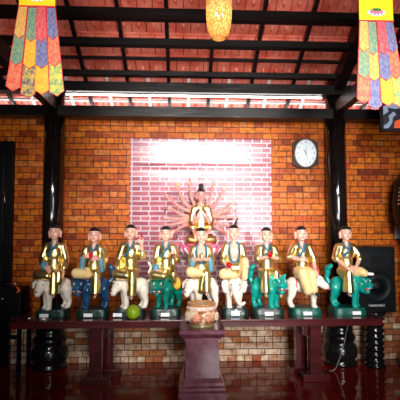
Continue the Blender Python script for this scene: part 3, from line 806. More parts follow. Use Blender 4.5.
def sx(u, y=SY): return y*math.tan(R(2.43)+math.atan((u-200)/400))

# 1 white hound-like beast, hand on lap
r = statue(sx(55.3), 'gold-robed monk statue with hand on lap, on white dog-like beast leftmost')
plinth(r, 'plinth_green', True, card_x=-0.06)
animal(r, 'hound', 215, 262, 'white_glaze', 0.12, (0.03, 0.0))
person(r, dict(turn=-2, L=arm((-0.15, -0.03, 0.63), (-0.075, -0.14, 0.565), sleeve=0.75, cuff=True, up=(0, -0.4, 0.8), dir=(0.7, -0.25, -0.35)), R=down_R(),
    legs=[fold(-1, 'gold', k=0.16), hang(0.05, 'gold', z=0.24), dict(m='gold', pts=[(0.0, -0.02, 0.46), (0.1, -0.11, 0.48), (0.1, -0.13, 0.40)], r=[0.08, 0.062, 0.05])]))
# 2 navy lion, holding a red book
r = statue(sx(94.8), 'gold-robed monk statue holding small red object, one cream knee up, riding navy blue lion')
plinth(r, 'plinth_green', True, card_x=-0.03)
animal(r, 'lion', 205, 262, 'navy_glaze', 0.12, (0.01, 0.0), 'up', -0.015)
person(r, dict(turn=0, tall=0.92, L=arm((-0.155, -0.05, 0.64), (-0.07, -0.15, 0.675), sleeve=0.35, wide=True, dir=(0.8, -0.1, 0.1), up=(0, -0.9, 0.4), curl=0.9),
    R=arm((0.155, -0.05, 0.63), (0.075, -0.15, 0.65), sleeve=0.35, wide=True, dir=(-0.8, -0.1, 0.0), up=(0, -0.9, 0.4), curl=0.9),
    legs=[fold(-1, 'cream', y=-0.15, k=0.19, z=0.49), hang(0.06, 'gold', z=0.24)]))
bm = bmesh.new(); box(bm, -0.025, 0.02, -0.185, -0.165, 0.655, 0.725, bev=0.003); sub('red_box', bm, 'red_gloss', r, False)
# 3 white beast with raised tail, hand raised
r = statue(sx(131), 'monk statue raising a red jewel beside his head, on white beast behind green pomelo')
plinth(r, 'plinth_green', True, card_x=-0.12)
animal(r, 'hound', 200, 235, 'white_glaze', 0.12, (0.04, 0.0), 'thin')
person(r, dict(turn=-5, L=down_L(), R=arm((0.165, -0.04, 0.66), (0.15, -0.07, 0.80), sleeve=0.3, dir=(0.0, -0.05, 1), up=(0, 1, 0.1), curl=0.9),
    legs=[fold(-1, 'gold', k=0.16), hang(0.04, 'gold', z=0.22)]))
bm = bmesh.new(); ball(bm, (0.153, -0.085, 0.88), (0.024, 0.024, 0.022)); tube(bm, [(0.153, -0.085, 0.895), (0.153, -0.085, 0.93)], [0.012, 0.006]); sub('red_jewel', bm, 'red_gloss', r)
# 4 dark teal lion facing the viewer, holding a gold cylinder
r = statue(sx(166), 'monk statue holding a gold scroll upright, on deep green lion left of incense bowl')
plinth(r, 'plinth_green', True, 0.17)
animal(r, 'lion', 232, 262, 'green_glaze', 0.13, (0.03, 0.03), None, -0.015)
person(r, dict(turn=-3, tall=0.96, L=arm((-0.135, -0.03, 0.63), (-0.12, -0.11, 0.525), sleeve=0.7, cuff=True, dir=(0.3, -0.6, -0.4), up=(0, -0.5, 0.7)),
    R=arm((0.155, -0.05, 0.63), (0.115, -0.14, 0.655), sleeve=0.45, dir=(-0.6, -0.2, 0.5), up=(0.3, -0.9, 0.2), curl=1.2),
    legs=[fold(-1, 'gold', k=0.15, z=0.465), dict(m='gold', pts=[(0.04, -0.03, 0.475), (0.1, -0.12, 0.475), (0.11, -0.12, 0.42)], r=[0.08, 0.062, 0.05])]))
bm = bmesh.new(); tube(bm, [(0.105, -0.165, 0.50), (0.095, -0.165, 0.70)], 0.032, 18); sub('scroll', bm, 'gold', r, True)
bm = bmesh.new(); vs = ball(bm, (0, 0, 0), (0.055, 0.02, 0.075)); 
for v in vs: v.co += V(0.15, -0.02, 0.36)
sub('saddle_flap', bm, 'c_gold', r)
# 5 centre, white elephant, bare chest, gold pagoda in both hands
r = statue(sx(201), 'bare-chested monk statue cupping a small gold stupa, on white beast behind incense bowl')
plinth(r, 'plinth_green', False)
animal(r, 'hound', 212, 240, 'white_glaze', 0.13, (0.03, 0.0), None, -0.01)
person(r, dict(turn=0, tall=0.92, bare=True, L=arm((-0.14, -0.05, 0.635), (-0.06, -0.155, 0.635), sleeve=0.15, wide=True, dir=(0.8, -0.2, 0.15), up=(0, 0.1, 1), curl=0.4),
    R=arm((0.14, -0.05, 0.635), (0.06, -0.155, 0.635), sleeve=0.15, wide=True, dir=(-0.8, -0.2, 0.15), up=(0, 0.1, 1), curl=0.4),
    legs=[fold(-1, 'cream', y=-0.14, k=0.15, z=0.50), hang(0.06, 'gold', z=0.26, w=0.075), dict(m='gold', pts=[(0.03, -0.04, 0.46), (0.02, -0.15, 0.46), (-0.01, -0.15, 0.3)], r=[0.08, 0.06, 0.05])]))
bm = bmesh.new(); lathe(bm, [(0.022, 0), (0.026, 0.012), (0.018, 0.02), (0.026, 0.035), (0.02, 0.055), (0.006, 0.07), (0.002, 0.095)], 20, (0, -0.185, 0.645)); sub('stupa', bm, 'gold', r)
bm = bmesh.new()
for k in range(5): ball(bm, (0.185 + 0.004*(k % 2), -0.062, 0.13+0.05*k), 0.008)
# 6 white elephant with trunk, bare chest, red ball
r = statue(sx(233.5), 'bare-chested monk statue in cream trousers with a red ball, on white elephant facing front')
plinth(r, 'plinth_green', True, 0.145, cm='blue_card', star=True)
animal(r, 'elephant', 268, 270, 'white_glaze', 0.11, (0, 0.03), None, 0.0, 0.0)
person(r, dict(turn=3, bare=True, L=arm((-0.15, -0.03, 0.63), (-0.115, -0.12, 0.565), sleeve=0.2, dir=(0.3, -0.6, -0.2), up=(0, 0.1, 1), curl=0.8),
    R=arm((0.14, -0.04, 0.63), (0.135, -0.13, 0.60), sleeve=0.4, dir=(0.1, -0.7, -0.3), up=(0, -0.3, 0.9), curl=0.8),
    legs=[fold(-1, 'cream', y=-0.15, k=0.16, z=0.475), dict(m='cream', pts=[(0.06, -0.03, 0.48), (0.125, -0.15, 0.61), (0.12, -0.16, 0.44)], r=[0.07, 0.052, 0.042], foot=(0.08, -0.2, 0.43)),
          dict(m='gold', pts=[(-0.03, -0.06, 0.53), (0.04, -0.07, 0.53)], r=[0.07, 0.07])]))
bm = bmesh.new(); ball(bm, (-0.085, -0.185, 0.575), 0.036, 3); sub('red_ball', bm, 'red_gloss', r)
# 7 teal lion looking right, red jewel at the chest
r = statue(sx(266), 'gold-robed monk statue holding a red flower-like jewel at his chest, on teal lion ')
plinth(r, 'plinth_green', True, 0.18)
r['label'] = 'monk statue holding red jewel in both hands, on teal lion with upright tail'
animal(r, 'lion', -42, -72, 'teal_glaze', 0.125, (-0.01, 0.0), 'curl', 0.005)
person(r, dict(turn=0, tall=0.93, L=arm((-0.142, -0.05, 0.64), (-0.05, -0.15, 0.655), sleeve=0.12, dir=(0.8, -0.2, 0.2), up=(0, 0.1, 1), curl=0.5),
    R=arm((0.148, -0.05, 0.64), (0.055, -0.15, 0.655), sleeve=0.12, dir=(-0.8, -0.2, 0.2), up=(0, 0.1, 1), curl=0.5),
    legs=[hang(-0.05, 'gold', z=0.24), dict(m='gold', pts=[(0.04, -0.03, 0.47), (0.1, -0.1, 0.48), (0.1, -0.11, 0.42)], r=[0.08, 0.06, 0.05])]))
bm = bmesh.new()
for k in range(6): a = k*PI/3; ball(bm, (0.018*math.cos(a), -0.19, 0.69+0.018*math.sin(a)), 0.018)
ball(bm, (0, -0.2, 0.69), 0.02); sub('red_jewel', bm, 'red_gloss', r)
bm = bmesh.new(); ball(bm, (0.135, -0.05, 0.435), (0.06, 0.05, 0.035)); sub('saddle_cloth', bm, 'cream', r)
# 8 white ox facing right
r = statue(sx(303), 'monk statue with forearm across chest and cream skirt, on white ox with red horns')
plinth(r, 'plinth_teal', True, 0.17)
animal(r, 'ox', -8, -32, 'white_glaze', 0.145, (-0.02, 0.0), 'down', 0.03, -0.01)
person(r, dict(turn=3, tall=0.96, dx=-0.03, L=arm((-0.205, -0.04, 0.66), (-0.09, -0.15, 0.63), sleeve=0.08, dir=(0.85, -0.1, 0.15), up=(0, -0.8, 0.4), curl=1.0),
    R=arm((0.135, -0.01, 0.63), (0.125, -0.07, 0.51), sleeve=0.15, dir=(0.1, -0.5, -0.7), up=(0, -0.6, 0.6)),
    legs=[dict(m='cream', pts=[(-0.07, -0.03, 0.48), (-0.06, -0.13, 0.475), (0.0, -0.14, 0.29)], r=[0.085, 0.072, 0.062]), dict(m='cream', pts=[(0.02, -0.03, 0.48), (0.05, -0.13, 0.46), (0.075, -0.15, 0.29)], r=[0.085, 0.07, 0.05], shoe=(0.12, -0.2, 0.235))]))
bm = bmesh.new(); tube(bm, [(-0.1, 0.07, 0.40), (-0.12, -0.05, 0.42), (-0.125, -0.085, 0.33), (-0.12, -0.07, 0.27)], 0.010); sub('saddle_strap', bm, 'horn', r)
bm = bmesh.new(); tube(bm, [(-0.2, -0.13, 0.64), (-0.245, -0.14, 0.66), (-0.27, -0.14, 0.68)], [0.012, 0.010, 0.005]); sub('gold_hook', bm, 'gold', r)
# 9 teal lion facing right
r = statue(sx(345), 'monk statue with hands crossed on lap, on rightmost teal lion by the loudspeaker')
plinth(r, 'plinth_teal', True, 0.19, card_x=0.06)
animal(r, 'lion', -34, -58, 'teal_glaze', 0.13, (-0.01, 0.0), 'curl', 0.0)
person(r, dict(turn=4, tall=0.97, L=arm((-0.165, -0.04, 0.645), (-0.045, -0.16, 0.53), sleeve=0.12, dir=(0.8, -0.2, -0.4), up=(0, -0.5, 0.8), curl=0.4),
    R=arm((0.175, -0.04, 0.64), (0.06, -0.16, 0.55), sleeve=0.12, dir=(-0.8, -0.2, -0.4), up=(0, -0.5, 0.8), curl=0.4),
    legs=[hang(-0.04, 'gold', z=0.24, w=0.075), dict(m='cream', pts=[(0.05, -0.03, 0.475), (0.14, -0.12, 0.495), (0.19, -0.14, 0.475)], r=[0.07, 0.055, 0.042], shoe=(0.29, -0.15, 0.465), shoe_m='card')]))

# ------------------------------------------------------------------ many-armed figure on a lotus behind the centre statue
GX, GY = sx(201, 5.03), 5.03
gz = 1.56
t = thing('many_armed_statue', 'many-armed gold-robed statue with black topknot seated on a pink lotus behind the middle rider', 'statue', (GX, GY, TT))
K = 0.01265
def gp(u, v, y=0.05): return ((u-201)*K, y, 1.52-TT + (245-v)*K)
ea = []
def dirn(a, b): return tuple(V(*b)-V(*a))
for hub, elbow, hnd in (
    ((195, 211), (184, 202), (178.5, 190)), ((196, 209), (191, 196), (189.5, 185)), ((194, 213), (180, 207), (169, 198)), ((194, 216), (179, 219), (168, 218)),
    ((195, 219), (180, 223), (168, 225)), ((195, 222), (183, 226), (175, 231)), ((195, 218), (181, 214), (172, 209)),
    ((206, 209), (211, 197), (213, 185)), ((208, 211), (216, 204), (222.5, 192)), ((208, 213), (222, 210), (231, 204)), ((208, 216), (222, 217), (233, 217)),
    ((208, 219), (222, 224), (233, 226)), ((207, 221), (218, 228), (226, 233)), ((208, 218), (220, 213), (229, 211))):
    y = 0.05
    a, b, c = gp(*hub, y=0.0), gp(*elbow, y=y+0.02), gp(*hnd, y=y-0.05)
    a, b, c = [(p[0]/XS, p[1], p[2]) for p in (a, b, c)]
    ea.append((a, b, c, dirn(b, c)))
seat = gz-TT
for sg in (-1, 1):                           # a front pair of hands held before the chest
    ea.append(((sg*0.10, -0.03, seat+0.34), (sg*0.115, -0.115, seat+0.24), (sg*0.06, -0.15, seat+0.30), (-sg*0.35, -0.1, 0.8)))
person(t, dict(seat=seat, tall=1.24, head_scale=0.92, bun=True, hand=0.9, collar='gold', tilt=4,
    L=arm((-0.152, -0.03, seat+0.24), (-0.10, -0.15, seat+0.115), sleeve=0.5, dir=(0.8, -0.3, 0.0), up=(0, 0, 1), curl=0.4),
    R=arm((0.152, -0.03, seat+0.24), (0.10, -0.15, seat+0.115), sleeve=0.5, dir=(-0.8, -0.3, 0.0), up=(0, 0, 1), curl=0.4),
    legs=[dict(m='gold', pts=[(-0.05, 0, seat+0.03), (-0.165, -0.08, seat+0.03), (0.03, -0.14, seat+0.0)], r=[0.09, 0.062, 0.045]),
          dict(m='gold', pts=[(0.05, 0, seat+0.03), (0.165, -0.08, seat+0.03), (-0.03, -0.14, seat+0.03)], r=[0.09, 0.062, 0.045])]), ea, 'pale_skin')
# white inner robe
link_mesh('inner_robe', fuse([('c', V(0, -0.080, seat+0.36), 0.036, V(0, -0.09, seat+0.15), 0.040)], 0.007, 3), M['robe_white'], t)
# things in its hands
def item(name, bm, m): obj(name, bm, M[m], t, True)
bm = bmesh.new(); c = gp(167.5, 195.5, 0.0)
tube(bm, [(c[0]+0.028*math.cos(a*PI/8), c[1], c[2]+0.028*math.sin(a*PI/8)) for a in range(17)], 0.005, 6); item('ring', bm, 'hair')
bm = bmesh.new(); c = gp(178, 185, 0.0); ball(bm, c, (0.024, 0.02, 0.016)); ball(bm, (c[0]-0.02, c[1], c[2]+0.015), 0.011); ball(bm, (c[0]+0.018, c[1], c[2]+0.018), 0.011); item('gold_lotus_bud', bm, 'gold')
bm = bmesh.new(); c = gp(189.5, 180.5, 0.0); ball(bm, c, (0.016, 0.016, 0.022)); item('red_gem', bm, 'red_gloss')
bm = bmesh.new(); c = gp(213.5, 181, 0.0); ball(bm, c, (0.016, 0.016, 0.024)); item('gold_gem', bm, 'gold')
bm = bmesh.new(); c = gp(224, 188, 0.0); ball(bm, c, 0.022); item('gold_wheel', bm, 'gold')
bm = bmesh.new(); tube(bm, [gp(232.5, 200, 0.0), gp(237.5, 206, 0.0)], 0.005, 6); item('black_wand', bm, 'hair')
bm = bmesh.new(); c = gp(235, 210.5, 0.0)
for k in range(5): ball(bm, (c[0]+0.014*math.cos(k*1.256), c[1], c[2]+0.014*math.sin(k*1.256)), 0.012)
item('pink_flower', bm, 'lotus_pink')
bm = bmesh.new(); tube(bm, [gp(233.5, 229, -0.02), gp(235.5, 223, -0.02), gp(237.5, 217, -0.02)], [0.006, 0.020, 0.004], 8); item('black_fly_whisk', bm, 'hair')
bm = bmesh.new(); tube(bm, [gp(166, 217, 0.0), gp(165, 209, 0.0)], [0.005, 0.011], 6); item('dark_bell', bm, 'dark_bronze')
bm = bmesh.new(); tube(bm, [gp(174, 230, 0.0), gp(178, 238, 0.0)], 0.006, 6); item('dark_rod', bm, 'hair')
# lotus throne and stand
def petals(n, r0, z0, h, tilt, ph, m, nm, mi=None):
    for i in range(n):
        a = 2*PI*i/n + ph
        if math.sin(a) > 0.55: continue
        bm = bmesh.new()
        mt = Matrix.Rotation(a-PI/2, 4, 'Z') @ Matrix.Translation((0, r0, z0)) @ Matrix.Rotation(-tilt, 4, 'X')
        for v in ball(bm, (0, 0, h/2), (0.058, 0.014, h/2), 3):
            q = (v.co.z/h); v.co.x *= (1.15 if q < 0.5 else 1.0)*(1-max(0, q-0.6)*1.4); v.co.y += 0.4*(v.co.x**2)*-6
            v.co = mt @ v.co
        p = obj(nm, bm, M[m], t, True)
        if mi:
            bm = bmesh.new()
            for v in ball(bm, (0, 0.012, h*0.42), (0.030, 0.010, h*0.32), 2): v.co = mt @ v.co
            obj('petal_centre', bm, M[mi], p, True)
petals(12, 0.19, seat-0.16, 0.165, 0.55, 0.13, 'lotus_pink', 'lotus_petal', 'lotus_white')
petals(12, 0.14, seat-0.16, 0.08, 1.0, 0.13+PI/12, 'leaf', 'lotus_leaf')
bm = bmesh.new(); lathe(bm, [(0.12, seat-0.20), (0.16, seat-0.14), (0.18, seat-0.03), (0.17, seat-0.015)], 36); obj('lotus_seat', bm, M['lotus_pink'], t, True)
bm = bmesh.new(); square_lathe(bm, [(0.10, -TT), (0.10, -TT+0.06), (0.085, -TT+0.08), (0.085, seat-0.26), (0.10, seat-0.24), (0.10, seat-0.19)]); obj('stand', bm, M['black_wood'], t)

# ------------------------------------------------------------------ small things on the table
t = thing('pomelo', 'round yellow-green pomelo on the table before the third statue from the left', 'fruit', (sx(134, 4.40), 4.398, TT))
bm = bmesh.new()
for v in ball(bm, (0, 0, 0.075), (0.076, 0.076, 0.075), 4): v.co.z += 0.012*max(0, (v.co.z-0.1)/0.06)**2
obj('rind', bm, M['pomelo'], t, True)
bm = bmesh.new(); tube(bm, [(0, 0, 0.146), (0.002, 0, 0.166)], [0.006, 0.005], 8); obj('stalk', bm, M['leaf'], t, True)
t = thing('metal_rod', 'slim pale metal rod with a knob, lying on table edge before the leftmost statue', 'rod', (sx(42, 4.40), 4.40, TT))
bm = bmesh.new(); tube(bm, [(-0.1, 0, 0.012), (0.12, 0.0, 0.012)], 0.009, 12); obj('shaft', bm, M['chrome'], t, True)
bm = bmesh.new(); ball(bm, (-0.115, 0, 0.018), 0.018); obj('knob', bm, M['chrome'], t, True)

# ------------------------------------------------------------------ wall clock
t = thing('wall_clock', 'white-dialled wall clock in a dark brown eight-sided frame on the brick wall', 'clock', (sx(306, 5.28), 5.298, 2.745))
hw, hh, cx_, cz_ = 0.172, 0.205, 0.10, 0.075
poly = []
for a in range(0, 11): th = PI*0.5 - (a-5)/5*0.62; poly.append((math.cos(th)*0.172, 0))
outline = [(-hw, -0.12), (-hw, 0.12)] + [(-0.172 + 0.344*k/10, 0.12 + 0.085*math.sin(PI*(0.12+0.76*k/10))) for k in range(0, 11)] + [(hw, 0.12), (hw, -0.12)] + [(0.172 - 0.344*k/10, -0.12 - 0.085*math.sin(PI*(0.12+0.76*k/10))) for k in range(0, 11)]
outline = [p for i, p in enumerate(outline) if i == 0 or (Vector(p)-Vector(outline[i-1])).length > 1e-4]
bm = bmesh.new(); prism(bm, outline, -0.045, 0.0); obj('frame', bm, M['clock_frame'], t)
def oval(bm, a, b, y0, y1, n=48): prism(bm, [(a*math.cos(2*PI*i/n), b*math.sin(2*PI*i/n)) for i in range(n)], y0, y1)
bm = bmesh.new(); tube(bm, [(0.146*math.cos(2*PI*i/48), -0.05, 0.186*math.sin(2*PI*i/48)) for i in range(49)], 0.008, 8); obj('bezel', bm, mat('grey_bezel', rgb(150, 140, 136), 0.3, 0.5), t, True)
bm = bmesh.new(); oval(bm, 0.142, 0.182, -0.052, -0.044); obj('dial', bm, M['dial'], t)
bm = bmesh.new()
for k in range(1, 13):
    th = PI/2 - k*PI/6
    text_bm(str(k), 0.044, bm, Matrix.Translation((0.112*math.cos(th), -0.053, 0.148*math.sin(th))) @ Matrix.Rotation(PI/2, 4, 'X'), 0.001)
obj('numerals', bm, M['numeral'], t)
def hnd(bm, deg, ln, wd, y):
    th = R(90-deg); d = V(math.cos(th), 0, math.sin(th)); s = V(-d.z, 0, d.x)
    prismp = [(-d*0.02 + s*wd), (-d*0.02 - s*wd), (d*ln - s*wd*0.4), (d*ln + s*wd*0.4)]
    prism(bm, [(p.x, p.z) for p in prismp], y, y-0.002)
bm = bmesh.new(); hnd(bm, -28, 0.065, 0.006, -0.054); obj('hour_hand', bm, mat('dark_red_hand', rgb(80, 30, 30), 0.4), t)
bm = bmesh.new(); hnd(bm, 4, 0.105, 0.0035, -0.057); obj('minute_hand', bm, M['numeral'], t)
bm = bmesh.new(); hnd(bm, 166, 0.125, 0.002, -0.06); obj('second_hand', bm, M['numeral'], t)

# ------------------------------------------------------------------ loudspeaker on a turned stand, right
t = thing('loudspeaker_stand', 'black ribbed turned stand under the big loudspeaker at right', 'stand', (2.43, 5.05, 0))
bm = bmesh.new(); pf = [(0.13, 0), (0.13, 0.03)]
for k in range(8):
    z = 0.04 + k*0.075; pf += [(0.095, z), (0.115, z+0.02), (0.118, z+0.045), (0.095, z+0.068)]
pf += [(0.14, 0.655), (0.14, 0.68)]
lathe(bm, pf, 36); obj('column', bm, M['stone'], t, True)
t = thing('loudspeaker', 'large black loudspeaker cabinet behind the rightmost statue', 'speaker', (2.43, 5.12, 0.68))
obj('cabinet', BX(-0.25, 0.25, -0.15, 0.15, 0, 0.82, bev=0.012), M['speaker_box'], t)
bm = bmesh.new(); prism(bm, [(-0.19, 0.57), (0.19, 0.57), (0.19, 0.75), (-0.19, 0.75)], -0.158, -0.148); h = obj('horn', bm, M['cone'], t)
bm = bmesh.new(); prism(bm, [(-0.07, 0.61), (0.07, 0.61), (0.07, 0.71), (-0.07, 0.71)], -0.162, -0.157); obj('horn_throat', bm, M['black_metal'], h)
def ring_y(bm, prof, c, n=40):               # lathe about the y axis
    rings = [[bm.verts.new((c[0]+r*math.cos(2*PI*i/n), c[1]+y, c[2]+r*math.sin(2*PI*i/n))) for i in range(n)] for r, y in prof]
    for a, b in zip(rings, rings[1:]):
        for i in range(n): bm.faces.new((a[i], a[(i+1) % n], b[(i+1) % n], b[i]))
    bm.faces.new(rings[-1])
bm = bmesh.new(); ring_y(bm, [(0.2, 0.0), (0.2, -0.012), (0.18, -0.016), (0.17, -0.008), (0.075, -0.001), (0.07, -0.02), (0.03, -0.035), (0.005, -0.037)], (0, -0.15, 0.33)); obj('woofer', bm, M['cone'], t, True)
bm = bmesh.new(); text_bm('NANOMAX', 0.040, bm, Matrix.Translation((0.0, -0.151, 0.085)) @ Matrix.Rotation(PI/2, 4, 'X')); obj('lettering', bm, M['card'], t)

# ------------------------------------------------------------------ amplifier on a black stand, left
t = thing('amplifier_stand', 'black metal stand under the amplifier beside the left table end', 'stand', (-2.16, 4.98, 0))
obj('shelf', BX(-0.24, 0.27, -0.17, 0.17, 0.69, 0.73), M['black_metal'], t)
for x in (-0.22, 0.25):
    for y in (-0.15, 0.15): obj('leg', BX(x-0.02, x+0.02, y-0.02, y+0.02, 0, 0.69), M['black_metal'], t)
obj('crossbar', BX(-0.22, 0.25, -0.165, -0.135, 0.44, 0.48), M['black_metal'], t)
t = thing('amplifier', 'black portable amplifier with knobs and carrying handle at left', 'amplifier', (-2.13, 4.98, 0.73))
obj('case', BX(-0.22, 0.22, -0.14, 0.14, 0, 0.30, bev=0.01), M['black_metal'], t)
bm = bmesh.new(); tube(bm, [(-0.02, -0.05, 0.29), (0.0, -0.05, 0.335), (0.12, -0.05, 0.335), (0.14, -0.05, 0.29)], 0.009); obj('handle', bm, M['chrome'], t, True)
obj('control_panel', BX(-0.17, 0.17, -0.148, -0.138, 0.09, 0.2), M['speaker_box'], t)
for k in range(6):
    bm = bmesh.new(); ring_y(bm, [(0.013, 0), (0.012, -0.018), (0.0105, -0.02)], (-0.13+k*0.05, -0.146, 0.15 + (0.02 if k % 2 else -0.015)), 16); obj('knob', bm, M['chrome' if k in (3,) else 'cone'], t, True)
bm = bmesh.new(); prism(bm, [(0.17, 0.24), (0.2, 0.27), (0.175, 0.31), (0.19, 0.31), (0.22, 0.27), (0.19, 0.24)], -0.155, -0.142); obj('orange_marker', bm, M['orange_tag'], t)

# ------------------------------------------------------------------ right edge: dark lantern, notice, picture
t = thing('floor_lantern', 'dark bronze standing lantern with rows of pale beads at the right edge', 'lantern', (2.93, 5.0, 0))
bm = bmesh.new(); lathe(bm, [(0.2, 0), (0.2, 0.04), (0.1, 0.1), (0.06, 0.3), (0.055, 1.5), (0.09, 1.62), (0.16, 1.72)], 32); obj('stem', bm, M['dark_bronze'], t, True)
bm = bmesh.new(); lathe(bm, [(0.15, 1.7), (0.21, 1.85), (0.23, 2.05), (0.2, 2.28), (0.12, 2.44), (0.05, 2.52), (0.02, 2.6)], 32); sh = obj('shade', bm, M['dark_bronze'], t, True)
for j in range(5):
    for i in range(9):
        a = R(-160 + i*17); z = 2.04 + j*0.05; rr = 0.228 - 0.03*abs(z-2.05)/0.2
        bm = bmesh.new(); ball(bm, (rr*math.cos(a), rr*math.sin(a), z), (0.013, 0.013, 0.009), 1); obj('bead', bm, M['glass_bead'], sh, True)
bm = bmesh.new(); box(bm, 0, 0.22, 0, 0.004, 0, 0.25)
nt = obj('paper_notice', bm, M['card'], None); nt.location = (sx(395, 4.78), 4.75, 1.56)
nt.location = (2.86, 5.292, 1.60)
tag(nt, 'white paper notice with a red mark at the right edge of the wall', 'notice')
bm = bmesh.new(); box(bm, 0.09, 0.15, -0.002, 0.0, 0.2, 0.235); obj('red_mark', bm, M['red_gloss'], nt)

t = thing('framed_picture', 'black-framed grey and orange picture hung high at the right edge under the pennant', 'picture', (2.345, 4.6, 2.88), R(-6))
W_, H_ = 0.62, 0.5
bm = bmesh.new()
for b in ((0, W_, 0, 0.035), (0, W_, H_-0.035, H_), (0, 0.035, 0, H_), (W_-0.035, W_, 0, H_)): box(bm, b[0], b[1], 0, 0.035, b[2], b[3])
obj('frame', bm, M['black_metal'], t)
pp = obj('print', BX(0.03, W_-0.03, 0.015, 0.03, 0.03, H_-0.03), M['dark_picture'], t)
bm = bmesh.new()
prism(bm, [(0.04, 0.04), (0.09, 0.035), (0.14, 0.1), (0.15, 0.17), (0.19, 0.2), (0.16, 0.24), (0.1, 0.19), (0.11, 0.13), (0.075, 0.09), (0.045, 0.08)], 0.012, 0.016)
prism(bm, [(0.04, 0.2), (0.1, 0.24), (0.09, 0.29), (0.18, 0.27), (0.28, 0.29), (0.29, 0.38), (0.2, 0.33), (0.12, 0.36), (0.04, 0.3)], 0.012, 0.016)
obj('grey_shapes', bm, M['grey_picture'], pp)
bm = bmesh.new(); prism(bm, [(0.16, 0.035), (0.36, 0.035), (0.34, 0.16), (0.24, 0.15), (0.17, 0.12)], 0.011, 0.016); obj('orange_shape', bm, M['orange_picture'], pp)
bm = bmesh.new(); prism(bm, [(0.27+0.03*math.cos(k*PI/4)*(1 if k % 2 else 0.5), 0.09+0.03*math.sin(k*PI/4)*(1 if k % 2 else 0.5)) for k in range(8)], 0.009, 0.012); obj('cream_flower', bm, M['cream_picture'], pp)
bm = bmesh.new(); tube(bm, [(0.1, 0.02, H_), (0.1, 0.16, 0.62+0.0)], 0.004, 6); tube(bm, [(W_-0.1, 0.02, H_), (W_-0.1, 0.16, 0.62)], 0.004, 6); obj('hanging_cord', bm, M['black_metal'], t)

# cable by the right pillar base
bm = bmesh.new(); tube(bm, [(2.04, 4.93, 0.64), (2.03, 4.90, 0.55), (1.97, 4.87, 0.35), (1.90, 4.86, 0.15), (1.86, 4.87, 0.04), (1.83, 4.88, 0.006), (1.78, 4.88, 0.005)], 0.004, 6)
tag(obj('cable', bm, M['cable'], None, True), 'thin pale cable hanging down in front of the right pillar base', 'cable')

# ------------------------------------------------------------------ ceiling strip light and pendant
t = thing('strip_light', 'long white strip light lying between the two dark beams above the brick wall', 'light', (0.2, 5.11, 3.452))
bm = bmesh.new(); tube(bm, [(-1.70, 0, 0.0), (1.62, 0, 0.0)], 0.011, 12); obj('tube', bm, M['tube'], t, True)
bm = bmesh.new()
for x in (-1.6, -0.6, 0.5, 1.5): box(bm, x-0.02, x+0.02, -0.012, 0.012, 0.008, 0.024)
obj('bracket', bm, M['white_paint'], t)

t = thing('pendant_lamp', 'glowing woven yellow bamboo pendant lamp hanging near the top centre', 'lamp', (sx(219.5, 3.3), 3.3, 3.32))
bm = bmesh.new()
pf = [(0.055, 0), (0.082, 0.03), (0.098, 0.09), (0.108, 0.17), (0.112, 0.26), (0.112, 0.34), (0.105, 0.42), (0.088, 0.50), (0.06, 0.56), (0.03, 0.59)]
lathe(bm, pf, 48, caps=False); obj('shade', bm, M['lamp'], t, True)
bm = bmesh.new(); tube(bm, [(0.0575*math.cos(2*PI*i/32), 0.0575*math.sin(2*PI*i/32), 0.002) for i in range(33)], 0.006, 8); obj('rim', bm, M['c_amber'], t, True)
bm = bmesh.new(); ball(bm, (0, 0, 0.20), (0.034, 0.034, 0.04), 3); obj('bulb', bm, M['bulb'], t, True)
bm = bmesh.new(); tube(bm, [(0, 0, 0.238), (0, 0, 0.36)], 0.016, 10); tube(bm, [(0, 0, 0.36), (0, 0, roofz(3.3)-3.32)], 0.004, 6); obj('cord', bm, M['black_metal'], t, True)
l = bpy.data.lights.new('pendant_bulb_light', 'POINT'); l.energy = 0.7; l.color = (1, 0.74, 0.30); l.shadow_soft_size = 0.045
o = bpy.data.objects.new('pendant_bulb_light', l); C.objects.link(o); o.parent = t; o.location = (0, 0, 0.12)

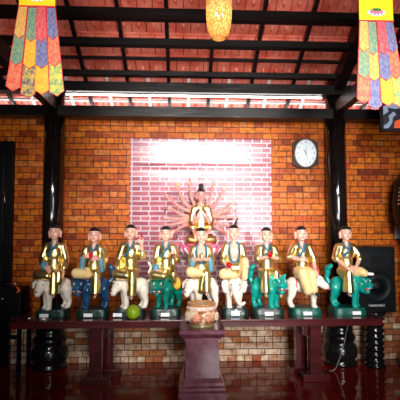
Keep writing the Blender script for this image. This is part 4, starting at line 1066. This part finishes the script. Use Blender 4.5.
# ------------------------------------------------------------------ hanging pennant banners
def pennant(loc, label, cols, fan, header_h, mirror=1, rot=0.0, lotus=True):
    t = thing('pennant_banner', label, 'banner', loc, rot, 'multicoloured pennant banners')
    hwid = 0.145
    bm = bmesh.new(); box(bm, -hwid, hwid, -0.006, 0.006, 0, header_h, bev=0.003); hd = obj('header', bm, M['yellow_cloth'], t)
    bm = bmesh.new(); box(bm, -hwid-0.003, hwid+0.003, -0.009, 0.009, -0.006, 0.006); obj('header_edging', bm, M['red_edge'], hd)
    # lotus emblem
    def ell(bm, c, a, b, y):
        prism(bm, [(c[0]+a*math.cos(2*PI*k/20), c[1]+b*math.sin(2*PI*k/20)) for k in range(20)], y, y-0.002)
    ez = 0.075
    bm = bmesh.new()
    for dx_, dz_ in ((-0.055, -0.004), (-0.03, -0.016), (0, -0.02), (0.03, -0.016), (0.055, -0.004)): ell(bm, (dx_, ez+dz_), 0.022, 0.016, -0.007)
    em = obj('lotus_emblem', bm, M['lotus_white'], hd)
    bm = bmesh.new(); ell(bm, (0, ez+0.004), 0.058, 0.018, -0.0095); obj('emblem_pink', bm, M['lotus_pink'], em)
    bm = bmesh.new(); ell(bm, (0, ez+0.018), 0.042, 0.013, -0.012); obj('emblem_green', bm, M['leaf'], em)
    # four tails of three pointed pieces
    for k in range(4):
        fx = -hwid + (k+0.5)*hwid/2
        tail = bpy.data.objects.new('tail', None); C.objects.link(tail); tail.parent = t; tail.location = (fx, 0.004*((k % 2)*2-1), 0)
        tail.rotation_euler = (0, R(fan[k]), 0)
        z = 0.0; lens = (0.232, 0.232, 0.222)
        for j in range(3):
            w0 = 0.033 + 0.0075*j; w1 = w0 + 0.0075
            ln = lens[j] + (0.03 if (k+j) % 2 else 0)*(1 if j == 2 else 0) + (0.02 if k in (1, 2) and j == 0 else 0)
            dy = 0.006*j
            def piece(e, y0, y1):
                return [(-w0-e, z), (w0+e, z), (w1+e, z-ln), (0, z-ln-0.035-e*1.3), (-w1-e, z-ln)], y0, y1
            bm = bmesh.new()
            wav = lambda p: p
            prism(bm, *piece(0.004, dy, dy+0.004)); e = obj('piping', bm, M['red_edge'], tail)
            bm = bmesh.new(); prism(bm, *piece(-0.001, dy-0.003, dy+0.007)); obj('brocade_piece', bm, M[cols[k][j]], tail)
            z -= ln - 0.012
    # cord to the roof
    bm = bmesh.new()
    tube(bm, [(0, 0, header_h-0.01), (0, 0, roofz(loc[1])-loc[2]-0.02)], 0.005, 6)
    obj('hanging_cord', bm, M['black_metal'], t)
    return t
PB = 3.2
pennant((sx(32.4, PB), PB, 3.495), 'pennant banner hanging at the upper left with gold, green, red and slate tails',
        [('c_amber', 'c_green', 'c_coral'), ('c_green', 'c_gold', 'c_speck'), ('c_red', 'c_slate', 'c_gold'), ('c_slate', 'c_coral', 'c_lime')], (6.2, 2.3, -1.0, -4.6), 0.2)
pennant((sx(381, PB), PB, 3.44), 'pennant banner hanging at the upper right with pink lotus on its yellow header',
        [('c_amber', 'c_green', 'c_coral'), ('c_green', 'c_amber', 'c_slate'), ('c_red', 'c_slate', 'c_gold'), ('c_slate', 'c_coral', 'c_lime')], (0.6, -1.6, -4.4, -7.2), 0.2)
